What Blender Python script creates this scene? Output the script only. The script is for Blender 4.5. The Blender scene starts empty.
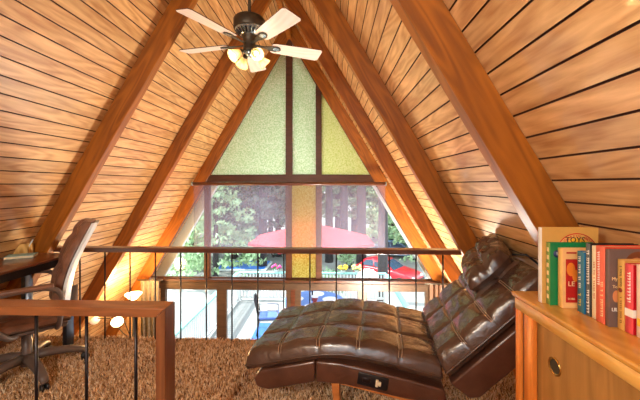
import bpy, bmesh, math, random
from mathutils import Vector, Matrix, Quaternion, noise as mnoise
random.seed(7)
PI = math.pi
C = bpy.context.scene.collection
sc = bpy.context.scene

# ------------------------------------------------------------------ helpers
class MB:
    """collects shapes into one mesh"""
    def __init__(s): s.v = []; s.f = []; s.m = []; s.sm = []
    def add(s, vs, fs, mi=0, smooth=False, M=None):
        b = len(s.v)
        for p in vs:
            p = Vector(p)
            s.v.append(M @ p if M is not None else p)
        for f in fs:
            s.f.append([b + i for i in f]); s.m.append(mi); s.sm.append(smooth)
        return s
    def box(s, lo, hi, mi=0, M=None):
        x0, y0, z0 = lo; x1, y1, z1 = hi
        vs = [(x0,y0,z0),(x1,y0,z0),(x1,y1,z0),(x0,y1,z0),(x0,y0,z1),(x1,y0,z1),(x1,y1,z1),(x0,y1,z1)]
        fs = [(0,3,2,1),(4,5,6,7),(0,1,5,4),(1,2,6,5),(2,3,7,6),(3,0,4,7)]
        return s.add(vs, fs, mi, False, M)
    def frombm(s, bm, mi=0, smooth=False, M=None):
        bm.verts.index_update()
        s.add([v.co.copy() for v in bm.verts], [[v.index for v in f.verts] for f in bm.faces], mi, smooth, M)
        bm.free(); return s
    def rbox(s, lo, hi, r=0.01, seg=2, mi=0, M=None, smooth=True):
        bm = bmesh.new(); bmesh.ops.create_cube(bm, size=1)
        for v in bm.verts:
            v.co = Vector([(lo[i]+hi[i])/2 + v.co[i]*(hi[i]-lo[i]) for i in range(3)])
        r = min(r, 0.49*min(hi[i]-lo[i] for i in range(3)))
        bmesh.ops.bevel(bm, geom=list(bm.edges), offset=r, segments=seg, profile=0.5, affect='EDGES')
        return s.frombm(bm, mi, smooth, M)
    def prism(s, poly, h0, h1, axes='xz', bev=0, seg=2, mi=0, M=None, smooth=False):
        """polygon in the given plane, extruded along the third axis"""
        bm = bmesh.new()
        def mk(p, h):
            return {'xz': (p[0], h, p[1]), 'xy': (p[0], p[1], h), 'yz': (h, p[0], p[1])}[axes]
        a = [bm.verts.new(mk(p, h0)) for p in poly]; b = [bm.verts.new(mk(p, h1)) for p in poly]
        n = len(poly)
        bm.faces.new(a); bm.faces.new(b[::-1])
        for i in range(n): bm.faces.new((a[i], b[i], b[(i+1) % n], a[(i+1) % n]))
        bmesh.ops.recalc_face_normals(bm, faces=list(bm.faces))
        if bev: bmesh.ops.bevel(bm, geom=list(bm.edges), offset=bev, segments=seg, profile=0.5, affect='EDGES')
        return s.frombm(bm, mi, smooth, M)
    def tube(s, path, r, n=10, mi=0, M=None, cap=True, flat=1.0):
        P = [Vector(p) for p in path]; k = len(P)
        R = r if isinstance(r, (list, tuple)) else [r]*k
        vs = []; fs = []; up = None
        for i in range(k):
            t = (P[min(i+1,k-1)] - P[max(i-1,0)]).normalized()
            if up is None:
                up = Vector((0,0,1)) if abs(t.z) < 0.9 else Vector((1,0,0))
            a = t.cross(up).normalized(); b = a.cross(t).normalized(); up = b
            for j in range(n):
                q = 2*PI*j/n
                vs.append(P[i] + a*R[i]*math.cos(q) + b*R[i]*math.sin(q)*flat)
        for i in range(k-1):
            for j in range(n):
                fs.append((i*n+j, i*n+(j+1) % n, (i+1)*n+(j+1) % n, (i+1)*n+j))
        if cap:
            fs.append(tuple(range(n))[::-1]); fs.append(tuple((k-1)*n+j for j in range(n)))
        return s.add(vs, fs, mi, True, M)
    def lathe(s, prof, c=(0,0,0), n=20, mi=0, M=None, smooth=True):
        vs = []; fs = []; k = len(prof)
        for r, z in prof:
            for j in range(n):
                q = 2*PI*j/n
                vs.append((c[0]+max(r,1e-4)*math.cos(q), c[1]+max(r,1e-4)*math.sin(q), c[2]+z))
        for i in range(k-1):
            for j in range(n):
                fs.append((i*n+j, i*n+(j+1) % n, (i+1)*n+(j+1) % n, (i+1)*n+j))
        return s.add(vs, fs, mi, smooth, M)
    def grid(s, fn, nu, nv, mi=0, M=None, smooth=True):
        vs = [fn(i/nu, j/nv) for i in range(nu+1) for j in range(nv+1)]
        w = nv+1
        fs = [(i*w+j, (i+1)*w+j, (i+1)*w+j+1, i*w+j+1) for i in range(nu) for j in range(nv)]
        return s.add(vs, fs, mi, smooth, M)
    def ball(s, c, r, n=14, mi=0, M=None):
        r3 = r if isinstance(r, (tuple, list)) else (r, r, r)
        vs = []; fs = []; m = max(6, n//2)
        for i in range(m+1):
            t = PI*i/m
            for j in range(n):
                q = 2*PI*j/n
                vs.append((c[0]+r3[0]*math.sin(t)*math.cos(q), c[1]+r3[1]*math.sin(t)*math.sin(q), c[2]+r3[2]*math.cos(t)))
        for i in range(m):
            for j in range(n):
                fs.append((i*n+j, (i+1)*n+j, (i+1)*n+(j+1) % n, i*n+(j+1) % n))
        return s.add(vs, fs, mi, True, M)
    def mesh(s, name, mats):
        me = bpy.data.meshes.new(name)
        me.from_pydata([tuple(v) for v in s.v], [], s.f)
        for m in (mats if isinstance(mats, (list, tuple)) else [mats]): me.materials.append(m)
        me.polygons.foreach_set('material_index', s.m)
        me.polygons.foreach_set('use_smooth', s.sm)
        me.update()
        return me

def obj(name, mb, mat, parent=None, loc=(0,0,0), M=None):
    me = mb if isinstance(mb, bpy.types.Mesh) else mb.mesh(name, mat)
    o = bpy.data.objects.new(name, me); C.objects.link(o)
    if M is not None: o.matrix_world = M
    else: o.location = loc
    if parent: o.parent = parent
    return o
def tag(o, label, cat, group=None, kind=None):
    o['label'] = label
    if cat: o['category'] = cat
    if group: o['group'] = group
    if kind: o['kind'] = kind
    return o
def thing(name, label, cat, loc=(0,0,0), rz=0, group=None):
    o = bpy.data.objects.new(name, None); C.objects.link(o)
    o.empty_display_size = 0.1
    o.location = loc; o.rotation_euler = (0,0,rz)
    return tag(o, label, cat, group)
def struct(name, mb, mat, M=None, parent=None, loc=(0,0,0)):
    o = obj(name, mb, mat, parent, loc, M)
    if not parent: o['kind'] = 'structure'
    return o

# ------------------------------------------------------------------ materials
def srgb(r, g, b):
    f = lambda c: (c/255/12.92) if c/255 <= 0.04045 else ((c/255+0.055)/1.055)**2.4
    return (f(r), f(g), f(b), 1)
def base(name):
    m = bpy.data.materials.new(name); m.use_nodes = True
    nt = m.node_tree; nt.nodes.clear()
    out = nt.nodes.new('ShaderNodeOutputMaterial')
    return m, nt, out
def N(nt, t, **kw):
    n = nt.nodes.new(t)
    for k, v in kw.items():
        if k in n.inputs: n.inputs[k].default_value = v
        else: setattr(n, k, v)
    return n
def plain(name, col, rough=0.5, metal=0.0, spec=0.5, var=0.0, scale=8, bump=0.0, bscale=60, emit=None, coat=0.0):
    m, nt, out = base(name); L = nt.links.new
    b = N(nt, 'ShaderNodeBsdfPrincipled'); L(b.outputs[0], out.inputs[0])
    b.inputs['Base Color'].default_value = col; b.inputs['Roughness'].default_value = rough
    b.inputs['Metallic'].default_value = metal; b.inputs['Specular IOR Level'].default_value = spec
    b.inputs['Coat Weight'].default_value = coat
    tc = N(nt, 'ShaderNodeTexCoord')
    if var:
        n = N(nt, 'ShaderNodeTexNoise', Scale=scale, Detail=4.0)
        L(tc.outputs['Object'], n.inputs['Vector'])
        r = N(nt, 'ShaderNodeValToRGB'); L(n.outputs['Fac'], r.inputs['Fac'])
        r.color_ramp.elements[0].position = 0.3; r.color_ramp.elements[1].position = 0.7
        r.color_ramp.elements[0].color = tuple(c*(1-var) for c in col[:3])+(1,)
        r.color_ramp.elements[1].color = tuple(min(1, c*(1+var)) for c in col[:3])+(1,)
        L(r.outputs['Color'], b.inputs['Base Color'])
    if bump:
        n2 = N(nt, 'ShaderNodeTexNoise', Scale=bscale, Detail=3.0)
        L(tc.outputs['Object'], n2.inputs['Vector'])
        bp = N(nt, 'ShaderNodeBump', Strength=bump, Distance=0.01)
        L(n2.outputs['Fac'], bp.inputs['Height']); L(bp.outputs['Normal'], b.inputs['Normal'])
    if emit:
        b.inputs['Emission Color'].default_value = emit[0]; b.inputs['Emission Strength'].default_value = emit[1]
    return m
def wood(name, c1, c2, axis=0, rough=0.45, fine=14.0, stretch=0.06, knots=0.0, plank=None, plankvar=0.18, coat=0.0, ring=0.5):
    """grain runs along the object's local axis; plank = (axis, pitch, offset): each board its own tone"""
    m, nt, out = base(name); L = nt.links.new
    b = N(nt, 'ShaderNodeBsdfPrincipled'); L(b.outputs[0], out.inputs[0])
    b.inputs['Roughness'].default_value = rough; b.inputs['Coat Weight'].default_value = coat
    tc = N(nt, 'ShaderNodeTexCoord')
    src = tc.outputs['Object']
    rnd = None
    if plank:
        sep = N(nt, 'ShaderNodeSeparateXYZ'); L(src, sep.inputs[0])
        su = N(nt, 'ShaderNodeMath', operation='SUBTRACT'); L(sep.outputs[plank[0]], su.inputs[0]); su.inputs[1].default_value = plank[2]
        dv = N(nt, 'ShaderNodeMath', operation='DIVIDE'); L(su.outputs[0], dv.inputs[0]); dv.inputs[1].default_value = plank[1]
        fl = N(nt, 'ShaderNodeMath', operation='FLOOR'); L(dv.outputs[0], fl.inputs[0])
        wn = N(nt, 'ShaderNodeTexWhiteNoise', noise_dimensions='1D'); L(fl.outputs[0], wn.inputs['W'])
        rnd = wn
        ml = N(nt, 'ShaderNodeVectorMath', operation='SCALE'); L(wn.outputs['Color'], ml.inputs[0]); ml.inputs['Scale'].default_value = 7.0
        ad = N(nt, 'ShaderNodeVectorMath', operation='ADD'); L(src, ad.inputs[0]); L(ml.outputs[0], ad.inputs[1])
        src = ad.outputs[0]
    mp = N(nt, 'ShaderNodeMapping'); L(src, mp.inputs[0])
    s = [1.0, 1.0, 1.0]; s[axis] = stretch*1.6
    mp.inputs['Scale'].default_value = s
    n1 = N(nt, 'ShaderNodeTexNoise', Scale=fine*1.6, Detail=6.0, Roughness=0.6, Distortion=0.6); L(mp.outputs[0], n1.inputs['Vector'])
    # cathedral figure: distorted rings
    mp2 = N(nt, 'ShaderNodeMapping'); L(src, mp2.inputs[0])
    s2 = [1.0, 1.0, 1.0]; s2[axis] = 0.16; mp2.inputs['Scale'].default_value = s2
    n2 = N(nt, 'ShaderNodeTexNoise', Scale=6.0, Detail=2.0, Distortion=0.3); L(mp2.outputs[0], n2.inputs['Vector'])
    mu = N(nt, 'ShaderNodeMath', operation='MULTIPLY'); L(n2.outputs['Fac'], mu.inputs[0]); mu.inputs[1].default_value = 60.0
    si = N(nt, 'ShaderNodeMath', operation='SINE'); L(mu.outputs[0], si.inputs[0])
    mr = N(nt, 'ShaderNodeMapRange'); L(si.outputs[0], mr.inputs[0]); mr.inputs[1].default_value = -1
    mx = N(nt, 'ShaderNodeMix', data_type='FLOAT'); mx.inputs[0].default_value = ring
    L(n1.outputs['Fac'], mx.inputs[2]); L(mr.outputs[0], mx.inputs[3])
    r = N(nt, 'ShaderNodeValToRGB'); L(mx.outputs[0], r.inputs['Fac'])
    r.color_ramp.elements[0].position = 0.2; r.color_ramp.elements[1].position = 0.8
    r.color_ramp.elements[0].color = c1; r.color_ramp.elements[1].color = c2
    col = r.outputs['Color']
    if rnd:
        mr2 = N(nt, 'ShaderNodeMapRange'); L(rnd.outputs['Value'], mr2.inputs[0])
        mr2.inputs[3].default_value = 1-plankvar; mr2.inputs[4].default_value = 1+plankvar*0.5
        hs = N(nt, 'ShaderNodeHueSaturation'); L(col, hs.inputs['Color']); L(mr2.outputs[0], hs.inputs['Value'])
        col = hs.outputs[0]
    if knots:
        vo = N(nt, 'ShaderNodeTexVoronoi', Scale=knots); L(mp2.outputs[0], vo.inputs['Vector'])
        rk = N(nt, 'ShaderNodeValToRGB'); L(vo.outputs['Distance'], rk.inputs['Fac'])
        rk.color_ramp.elements[0].position = 0.035; rk.color_ramp.elements[1].position = 0.085
        rk.color_ramp.elements[0].color = (0.18,0.12,0.1,1); rk.color_ramp.elements[1].color = (1,1,1,1)
        mm = N(nt, 'ShaderNodeMix', data_type='RGBA', blend_type='MULTIPLY'); mm.inputs[0].default_value = 1
        L(col, mm.inputs[6]); L(rk.outputs[0], mm.inputs[7]); col = mm.outputs[2]
    L(col, b.inputs['Base Color'])
    bp = N(nt, 'ShaderNodeBump', Strength=0.12, Distance=0.004); L(n1.outputs['Fac'], bp.inputs['Height']); L(bp.outputs[0], b.inputs['Normal'])
    return m

HONEY1, HONEY2 = srgb(180,122,66), srgb(244,202,142)
PITCH = 0.0979
th = math.radians(59.47); ZA = 3.858; T = math.tan(th); ST, CT = math.sin(th), math.cos(th)
X0L = (ZA-1.303)/ST; X0R = (ZA-1.316)/ST
M_plankL = wood('ceiling_boards_a', HONEY1, HONEY2, axis=1, rough=0.38, plank=(0, PITCH, X0L-40*PITCH), coat=0.2, ring=0.22, fine=22)
M_plankR = wood('ceiling_boards_b', HONEY1, HONEY2, axis=1, rough=0.38, plank=(0, PITCH, X0R-40*PITCH), coat=0.2, ring=0.22, fine=22)
M_groove = plain('groove_brown', srgb(70,30,14), 0.8)  # dark brown on groove faces, outer sheet and roof ends
M_rafter = wood('rafter_fir', srgb(124,68,14), srgb(174,102,26), axis=0, rough=0.42, knots=2.2, ring=0.3)
M_frame = wood('window_frame_wood', srgb(66,36,20), srgb(92,52,30), axis=0, rough=0.45, ring=0.2)
M_sill = wood('sill_wood', srgb(64,46,33), srgb(94,70,49), axis=0, rough=0.5, ring=0.2)
M_rail = wood('rail_wood', srgb(112,64,34), srgb(152,94,54), axis=0, rough=0.35, ring=0.3, coat=0.3)
M_rail_dark = wood('far_rail_wood', srgb(76,42,28), srgb(108,62,42), axis=0, rough=0.3, ring=0.3, coat=0.3)
M_case = wood('bookcase_maple_lit', srgb(244,176,80), srgb(254,208,116), axis=1, rough=0.32, ring=0.3, coat=0.2)  # maple lightened: light falling on the apron is put into the colour
M_case_v = wood('bookcase_stile', srgb(206,110,34), srgb(232,142,60), axis=2, rough=0.35, ring=0.3, coat=0.2)
M_case_door = wood('bookcase_door', srgb(150,104,48), srgb(186,136,72), axis=2, rough=0.4, ring=0.25, fine=24)
M_desk = wood('desk_walnut', srgb(92,52,34), srgb(132,80,54), axis=1, rough=0.3, ring=0.4, coat=0.2)
M_legwood = wood('chaise_wood', srgb(180,100,44), srgb(214,136,70), axis=0, rough=0.4, ring=0.3)
M_black = plain('black_lacquer', srgb(24,22,24), 0.35)
M_blackmetal = plain('black_metal', srgb(40,34,36), 0.3, 0.6)
M_deskleg = plain('desk_leg_grey', srgb(70,76,88), 0.28, 0.5)
M_bronze = plain('oil_bronze', srgb(84,76,64), 0.45, 0.7, var=0.2)
M_silverblue = plain('brushed_steel', srgb(176,196,204), 0.25, 0.8)
M_blade = wood('fan_blade', srgb(238,216,202), srgb(250,236,226), axis=0, rough=0.4, ring=0.3)
M_bladeedge = plain('fan_blade_edge', srgb(90,60,46), 0.5)
M_brass = plain('brass', srgb(190,150,80), 0.25, 0.9)
M_chairleather = plain('chair_leather', srgb(124,88,70), 0.34, var=0.25, scale=14, bump=0.25, bscale=40)
M_chairplastic = plain('chair_plastic', srgb(96,80,72), 0.42)
M_chairshell = plain('chair_shell', srgb(214,222,226), 0.3)
M_mat_blue = plain('blue_rug', srgb(40,92,160), 0.85, var=0.25, scale=18)
M_white = plain('white_paint', srgb(206,212,212), 0.5)
M_deck = wood('deck_boards', srgb(124,128,128), srgb(146,150,150), axis=1, rough=0.7, plank=(0, 0.14, 0), ring=0.2)
M_teal = plain('teal_cap', srgb(130,190,184), 0.5)
M_gravel = plain('pale_gravel', srgb(140,142,140), 0.9, var=0.12, scale=0.8)
M_red_umb = plain('umbrella_red', srgb(176,40,50), 0.7, var=0.08, scale=3)
M_pole = plain('pole_dark', srgb(40,40,46), 0.4, 0.5)
M_bluefab = plain('blue_cushion', srgb(84,116,190), 0.8)
M_tableblue = plain('table_blue', srgb(86,124,190), 0.5, var=0.1)
M_placemat = plain('placemat', srgb(226,236,246), 0.6)
M_lantern = plain('lantern_red', srgb(120,24,32), 0.35)
M_carred = plain('car_paint_red', srgb(176,16,36), 0.3, coat=0.4)
M_carsil = plain('car_paint_slate', srgb(110,130,160), 0.25, 0.3, coat=0.6)
M_carglass = plain('car_glass', srgb(40,56,76), 0.08)
M_tyre = plain('tyre', srgb(26,26,28), 0.8)
M_wheel = plain('wheel_alloy', srgb(170,174,180), 0.3, 0.8)
M_lampclear = plain('headlamp', srgb(230,226,214), 0.1)
M_bark = plain('bark', srgb(58,54,56), 0.9, var=0.3, scale=6, bump=0.6, bscale=14)
M_leafdark = plain('needles_dark', srgb(70,90,76), 0.7, var=0.4, scale=0.9)
M_leafmid = plain('needles_mid', srgb(112,144,108), 0.7, var=0.35, scale=0.9)
M_leaflight = plain('leaves_light', srgb(150,180,136), 0.7, var=0.3, scale=0.9)
M_pool = plain('pool_water', srgb(40,124,226), 0.4)
M_curt = plain('curtain_brown', srgb(96,68,48), 0.85, var=0.2, scale=30)
M_curtgrey = plain('curtain_grey', srgb(120,106,88), 0.85, var=0.25, scale=30)
M_lowfloor = wood('lower_floor_wood', srgb(140,86,44), srgb(170,110,62), axis=0, rough=0.45, plank=(1, 0.12, 0))
M_lampshade = plain('lamp_shade_lit', srgb(255,236,190), 0.6, emit=((1,0.74,0.36,1), 3.0))
M_lampwhite = plain('lamp_shade_white', srgb(244,240,232), 0.6, emit=((1,0.8,0.5,1), 0.12))
M_page = plain('paper', srgb(232,214,176), 0.8, var=0.05, scale=60)

def mat_carpet():
    m, nt, out = base('shag_pile'); L = nt.links.new
    b = N(nt, 'ShaderNodeBsdfPrincipled'); L(b.outputs[0], out.inputs[0]); b.inputs['Roughness'].default_value = 0.9
    b.inputs['Specular IOR Level'].default_value = 0.15
    g = N(nt, 'ShaderNodeNewGeometry'); r = N(nt, 'ShaderNodeValToRGB')
    L(g.outputs['Random Per Island'], r.inputs['Fac'])
    e = r.color_ramp.elements
    e[0].color = srgb(160,118,80); e[1].color = srgb(252,232,200); e[1].position = 1.0
    a = e.new(0.45); a.color = srgb(226,182,132)
    L(r.outputs[0], b.inputs['Base Color'])
    return m
M_shag = mat_carpet()
M_carpetbase = plain('carpet_backing', srgb(112,74,48), 0.95, var=0.3, scale=30)

def mat_glass():
    m, nt, out = base('clear_glass'); L = nt.links.new
    t = N(nt, 'ShaderNodeBsdfTransparent'); t.inputs[0].default_value = (0.96,0.98,0.98,1)
    g = N(nt, 'ShaderNodeBsdfGlossy', Roughness=0.02)
    mx = N(nt, 'ShaderNodeMixShader'); mx.inputs[0].default_value = 0.015
    L(t.outputs[0], mx.inputs[1]); L(g.outputs[0], mx.inputs[2]); L(mx.outputs[0], out.inputs[0]); return m
M_glass = mat_glass()
def mat_obscure(name, ca, cb, tl=0.6):
    """pebbled obscure glass"""
    m, nt, out = base(name); L = nt.links.new
    tc = N(nt, 'ShaderNodeTexCoord')
    n = N(nt, 'ShaderNodeTexNoise', Scale=48.0, Detail=2.0); L(tc.outputs['Object'], n.inputs['Vector'])
    r = N(nt, 'ShaderNodeValToRGB'); L(n.outputs['Fac'], r.inputs['Fac'])
    r.color_ramp.elements[0].position = 0.35; r.color_ramp.elements[1].position = 0.65
    r.color_ramp.elements[0].color = ca; r.color_ramp.elements[1].color = cb
    bp = N(nt, 'ShaderNodeBump', Strength=0.9, Distance=0.01); L(n.outputs['Fac'], bp.inputs['Height'])
    rf = N(nt, 'ShaderNodeBsdfRefraction', Roughness=0.45, IOR=1.28)
    L(r.outputs[0], rf.inputs['Color']); L(bp.outputs[0], rf.inputs['Normal'])
    tr = N(nt, 'ShaderNodeBsdfTranslucent'); L(r.outputs[0], tr.inputs['Color'])
    mx = N(nt, 'ShaderNodeMixShader'); mx.inputs[0].default_value = tl
    L(rf.outputs[0], mx.inputs[1]); L(tr.outputs[0], mx.inputs[2])
    gl = N(nt, 'ShaderNodeBsdfGlossy', Roughness=0.15); L(bp.outputs[0], gl.inputs['Normal'])
    m2 = N(nt, 'ShaderNodeMixShader'); m2.inputs[0].default_value = 0.04
    L(mx.outputs[0], m2.inputs[1]); L(gl.outputs[0], m2.inputs[2]); L(m2.outputs[0], out.inputs[0]); return m
M_green = mat_obscure('pebbled_green_glass', srgb(204,222,176), srgb(252,255,236))
M_lime = mat_obscure('pebbled_lime_glass', srgb(222,228,150), srgb(252,252,214))
M_amber = mat_obscure('pebbled_amber_glass', srgb(222,190,104), srgb(254,240,180), 0.25)
def mat_shade():
    m, nt, out = base('solar_mesh'); L = nt.links.new
    t = N(nt, 'ShaderNodeBsdfTransparent')
    d = N(nt, 'ShaderNodeBsdfTranslucent'); d.inputs[0].default_value = srgb(206,190,214)
    d2 = N(nt, 'ShaderNodeBsdfDiffuse'); d2.inputs[0].default_value = srgb(190,178,200)
    a = N(nt, 'ShaderNodeMixShader'); a.inputs[0].default_value = 0.35; L(d.outputs[0], a.inputs[1]); L(d2.outputs[0], a.inputs[2])
    mx = N(nt, 'ShaderNodeMixShader'); mx.inputs[0].default_value = 0.36
    L(t.outputs[0], mx.inputs[1]); L(a.outputs[0], mx.inputs[2]); L(mx.outputs[0], out.inputs[0]); return m
M_shade = mat_shade()
def mat_fanglass():
    m, nt, out = base('frosted_lamp_glass'); L = nt.links.new
    t = N(nt, 'ShaderNodeBsdfTranslucent'); t.inputs[0].default_value = srgb(244,222,168)
    d = N(nt, 'ShaderNodeBsdfPrincipled'); d.inputs['Base Color'].default_value = srgb(236,214,164); d.inputs['Roughness'].default_value = 0.15
    tp = N(nt, 'ShaderNodeBsdfTransparent')
    a = N(nt, 'ShaderNodeMixShader'); a.inputs[0].default_value = 0.5; L(t.outputs[0], a.inputs[1]); L(d.outputs[0], a.inputs[2])
    mx = N(nt, 'ShaderNodeMixShader'); mx.inputs[0].default_value = 0.25
    L(a.outputs[0], mx.inputs[1]); L(tp.outputs[0], mx.inputs[2]); L(mx.outputs[0], out.inputs[0]); return m
M_fanglass = mat_fanglass()
def mat_leather(name, c1, c2, rough):
    m, nt, out = base(name); L = nt.links.new
    b = N(nt, 'ShaderNodeBsdfPrincipled'); L(b.outputs[0], out.inputs[0])
    tc = N(nt, 'ShaderNodeTexCoord')
    n = N(nt, 'ShaderNodeTexNoise', Scale=9.0, Detail=4.0); L(tc.outputs['Object'], n.inputs['Vector'])
    r = N(nt, 'ShaderNodeValToRGB'); L(n.outputs['Fac'], r.inputs['Fac'])
    r.color_ramp.elements[0].position = 0.3; r.color_ramp.elements[1].position = 0.7
    r.color_ramp.elements[0].color = c1; r.color_ramp.elements[1].color = c2
    L(r.outputs[0], b.inputs['Base Color'])
    b.inputs['Roughness'].default_value = rough; b.inputs['Coat Weight'].default_value = 0.6; b.inputs['Coat Roughness'].default_value = 0.2
    # soft creases + fine grain
    mp = N(nt, 'ShaderNodeMapping'); L(tc.outputs['Object'], mp.inputs[0]); mp.inputs['Scale'].default_value = (1.0,2.2,1.0); mp.inputs['Rotation'].default_value = (0,0,0.6)
    w = N(nt, 'ShaderNodeTexNoise', Scale=11.0, Detail=3.0, Distortion=1.6); L(mp.outputs[0], w.inputs['Vector'])
    g = N(nt, 'ShaderNodeTexNoise', Scale=240.0, Detail=2.0); L(tc.outputs['Object'], g.inputs['Vector'])
    b1 = N(nt, 'ShaderNodeBump', Strength=0.22, Distance=0.02); L(w.outputs['Fac'], b1.inputs['Height'])
    b2 = N(nt, 'ShaderNodeBump', Strength=0.12, Distance=0.003); L(g.outputs['Fac'], b2.inputs['Height']); L(b1.outputs[0], b2.inputs['Normal'])
    L(b2.outputs[0], b.inputs['Normal'])
    return m
M_leather = mat_leather('brown_leather', srgb(64,44,36), srgb(86,62,50), 0.24)
M_leatherbase = mat_leather('brown_leather_base', srgb(72,42,30), srgb(96,60,44), 0.33)
M_stitch = plain('stitch_thread', srgb(196,170,140), 0.7)

def light(name, typ, loc, energy, col, parent=None, **kw):
    l = bpy.data.lights.new(name, typ); l.energy = energy; l.color = col
    for k, v in kw.items(): setattr(l, k, v)
    o = bpy.data.objects.new(name, l); C.objects.link(o); o.location = loc
    if parent: o.parent = parent
    return o

# ------------------------------------------------------------------ room shell
DR = 0.150; DRG = 0.173; RT = 0.075
YA, YB, YC, YG = 1.2855, 2.5, 3.6635, 4.8226
YBACK, YOUT = -1.6, 5.55
ZLOW = -2.5
def slope_matrix(s, y=0.0):
    d = Vector((s*CT, 0, -ST)); n = Vector((s*ST, 0, CT)); yv = Vector((0, s, 0))
    M = Matrix.Identity(4)
    for i in range(3):
        M[i][0] = d[i]; M[i][1] = yv[i]; M[i][2] = n[i]
    M[0][3] = 0; M[1][3] = y; M[2][3] = ZA
    return M
LEN = (ZA-ZLOW)/ST
def roof(name, s, X0, mat):
    mb = MB(); w = 0.0040; dp = 0.009
    ya, yb = (YBACK, YOUT) if s > 0 else (-YOUT, -YBACK)
    xs = []; k0 = math.ceil((0-X0)/PITCH)
    g = [X0+k*PITCH for k in range(k0, 200) if 0.02 < X0+k*PITCH < LEN-0.01]
    prev = 0.0
    for x in g+[None]:
        e = LEN if x is None else x-w
        mb.add([(prev,ya,0),(e,ya,0),(e,yb,0),(prev,yb,0)], [(0,3,2,1)], 0)
        if x is None: break
        mb.add([(x-w,ya,0),(x-w*0.6,ya,dp),(x+w*0.6,ya,dp),(x+w,ya,0),(x-w,yb,0),(x-w*0.6,yb,dp),(x+w*0.6,yb,dp),(x+w,yb,0)],
               [(0,4,5,1),(1,5,6,2),(2,6,7,3)], 1)
        prev = x+w
    mb.add([(0,ya,0.1),(LEN,ya,0.1),(LEN,yb,0.1),(0,yb,0.1)], [(0,1,2,3)], 1)
    mb.add([(0,ya,0),(0,ya,0.1),(LEN,ya,0.1),(LEN,ya,0)], [(0,1,2,3)], 1)
    mb.add([(0,yb,0),(0,yb,0.1),(LEN,yb,0.1),(LEN,yb,0)], [(3,2,1,0)], 1)
    return struct(name, mb, [mat, M_groove], slope_matrix(s))
roof('wall_left', -1, X0L, M_plankL)
roof('wall_right', 1, X0R, M_plankR)
def rafter(s, y, d=DR, t=RT, mat=None, name='rafter', label=None):
    mb = MB(); x1 = LEN-0.02
    y0, y1 = (0, t) if s > 0 else (-t, 0)
    mb.prism([(0,-0.0005),(d*T,-d),(x1,-d),(x1,-0.0005)], y0, y1, 'xz', bev=0.004, seg=1)
    o = struct(name, mb, mat or M_rafter, slope_matrix(s, y))
    if label: o['label'] = label
    return o
for s in (-1, 1):
    side = 'left' if s < 0 else 'right'
    rafter(s, -0.02); rafter(s, YA); rafter(s, YB); rafter(s, YC)
    rafter(s, YG, DRG, 0.09)
    rafter(s, YOUT-0.09, 0.16, 0.08, M_white, 'barge_board')
# ridge pole
struct('ridge_beam', MB().box((-0.03,YBACK,ZA-0.36),(0.03,YG+0.09,ZA-0.27)), M_rafter)

# loft floor (carpeted) and the room below
YE = 2.66
fl = MB(); fl.box((-2.2,YBACK,-0.22),(2.2,YE,0.0))
struct('floor', fl, M_carpetbase)
struct('floor_lower', MB().box((-3.7,YBACK,ZLOW-0.1),(3.7,YG+0.09,ZLOW)), M_lowfloor)
# unseen back gable; its opening is added and sized for fill daylight
wb = MB()
hw = (ZA-0.0)/T
wb.add([(-2.25,YBACK,0),(2.25,YBACK,0),(1.1,YBACK,1.1),(-1.1,YBACK,1.1)], [(0,1,2,3)])
wb.add([(-2.25,YBACK,0),(-1.1,YBACK,1.1),(0,YBACK,2.95),(0,YBACK,ZA)], [(0,1,2,3)])
wb.add([(2.25,YBACK,0),(0,YBACK,ZA),(0,YBACK,2.95),(1.1,YBACK,1.1)], [(0,1,2,3)])
wb.add([(-3.75,YBACK,ZLOW),(3.75,YBACK,ZLOW),(2.25,YBACK,0),(-2.25,YBACK,0)], [(0,1,2,3)])
struct('wall_back', wb, M_plankR)

# front gable framing
def zin(x): return ZA - DRG/CT - T*abs(x)          # inner edge of the gable rafters
G0, G1 = YG+0.005, YG+0.085
def xin(z): return (ZA - DRG/CT - z)/T
gm = MB()
xt = xin(1.353)+0.03
gm.box((-xt,G0,1.353),(xt,G1,1.436))
struct('trim_1', gm, M_frame)                                       # transom
gm = MB()
gm.box((-0.051,G0-0.002,1.436),(0.040,G1,zin(0)-0.02)); struct('trim_2', gm, M_frame)
gm = MB(); gm.box((0.403,G0-0.002,1.436),(0.478,G1,zin(0.41)+0.03)); struct('trim_3', gm, M_frame)
gm = MB(); gm.box((-0.051,G0-0.002,-0.135),(0.030,G1,1.353)); struct('trim_4', gm, M_frame)
gm = MB(); gm.box((0.403,G0-0.002,-0.135),(0.478,G1,1.353)); struct('trim_5', gm, M_frame)
gm = MB(); gm.box((-1.309,G0-0.002,-0.135),(-1.231,G1,1.353)); struct('trim_6', gm, M_frame)
gm = MB(); xs_ = xin(-0.2)+0.05
gm.box((-2.04,YG-0.06,-0.165),(xs_,G1,-0.135), 1); gm.box((-2.04,YG-0.03,-0.185),(xs_,G1,-0.165), 0)
struct('trim_7', gm, [M_sill, M_frame])                             # sill
xs_ = xin(-0.25)+0.05
gm = MB(); gm.box((-2.04,YG-0.045,-0.278),(xs_,G1,-0.185)); struct('trim_8', gm, M_sill)   # header over doors
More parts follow.
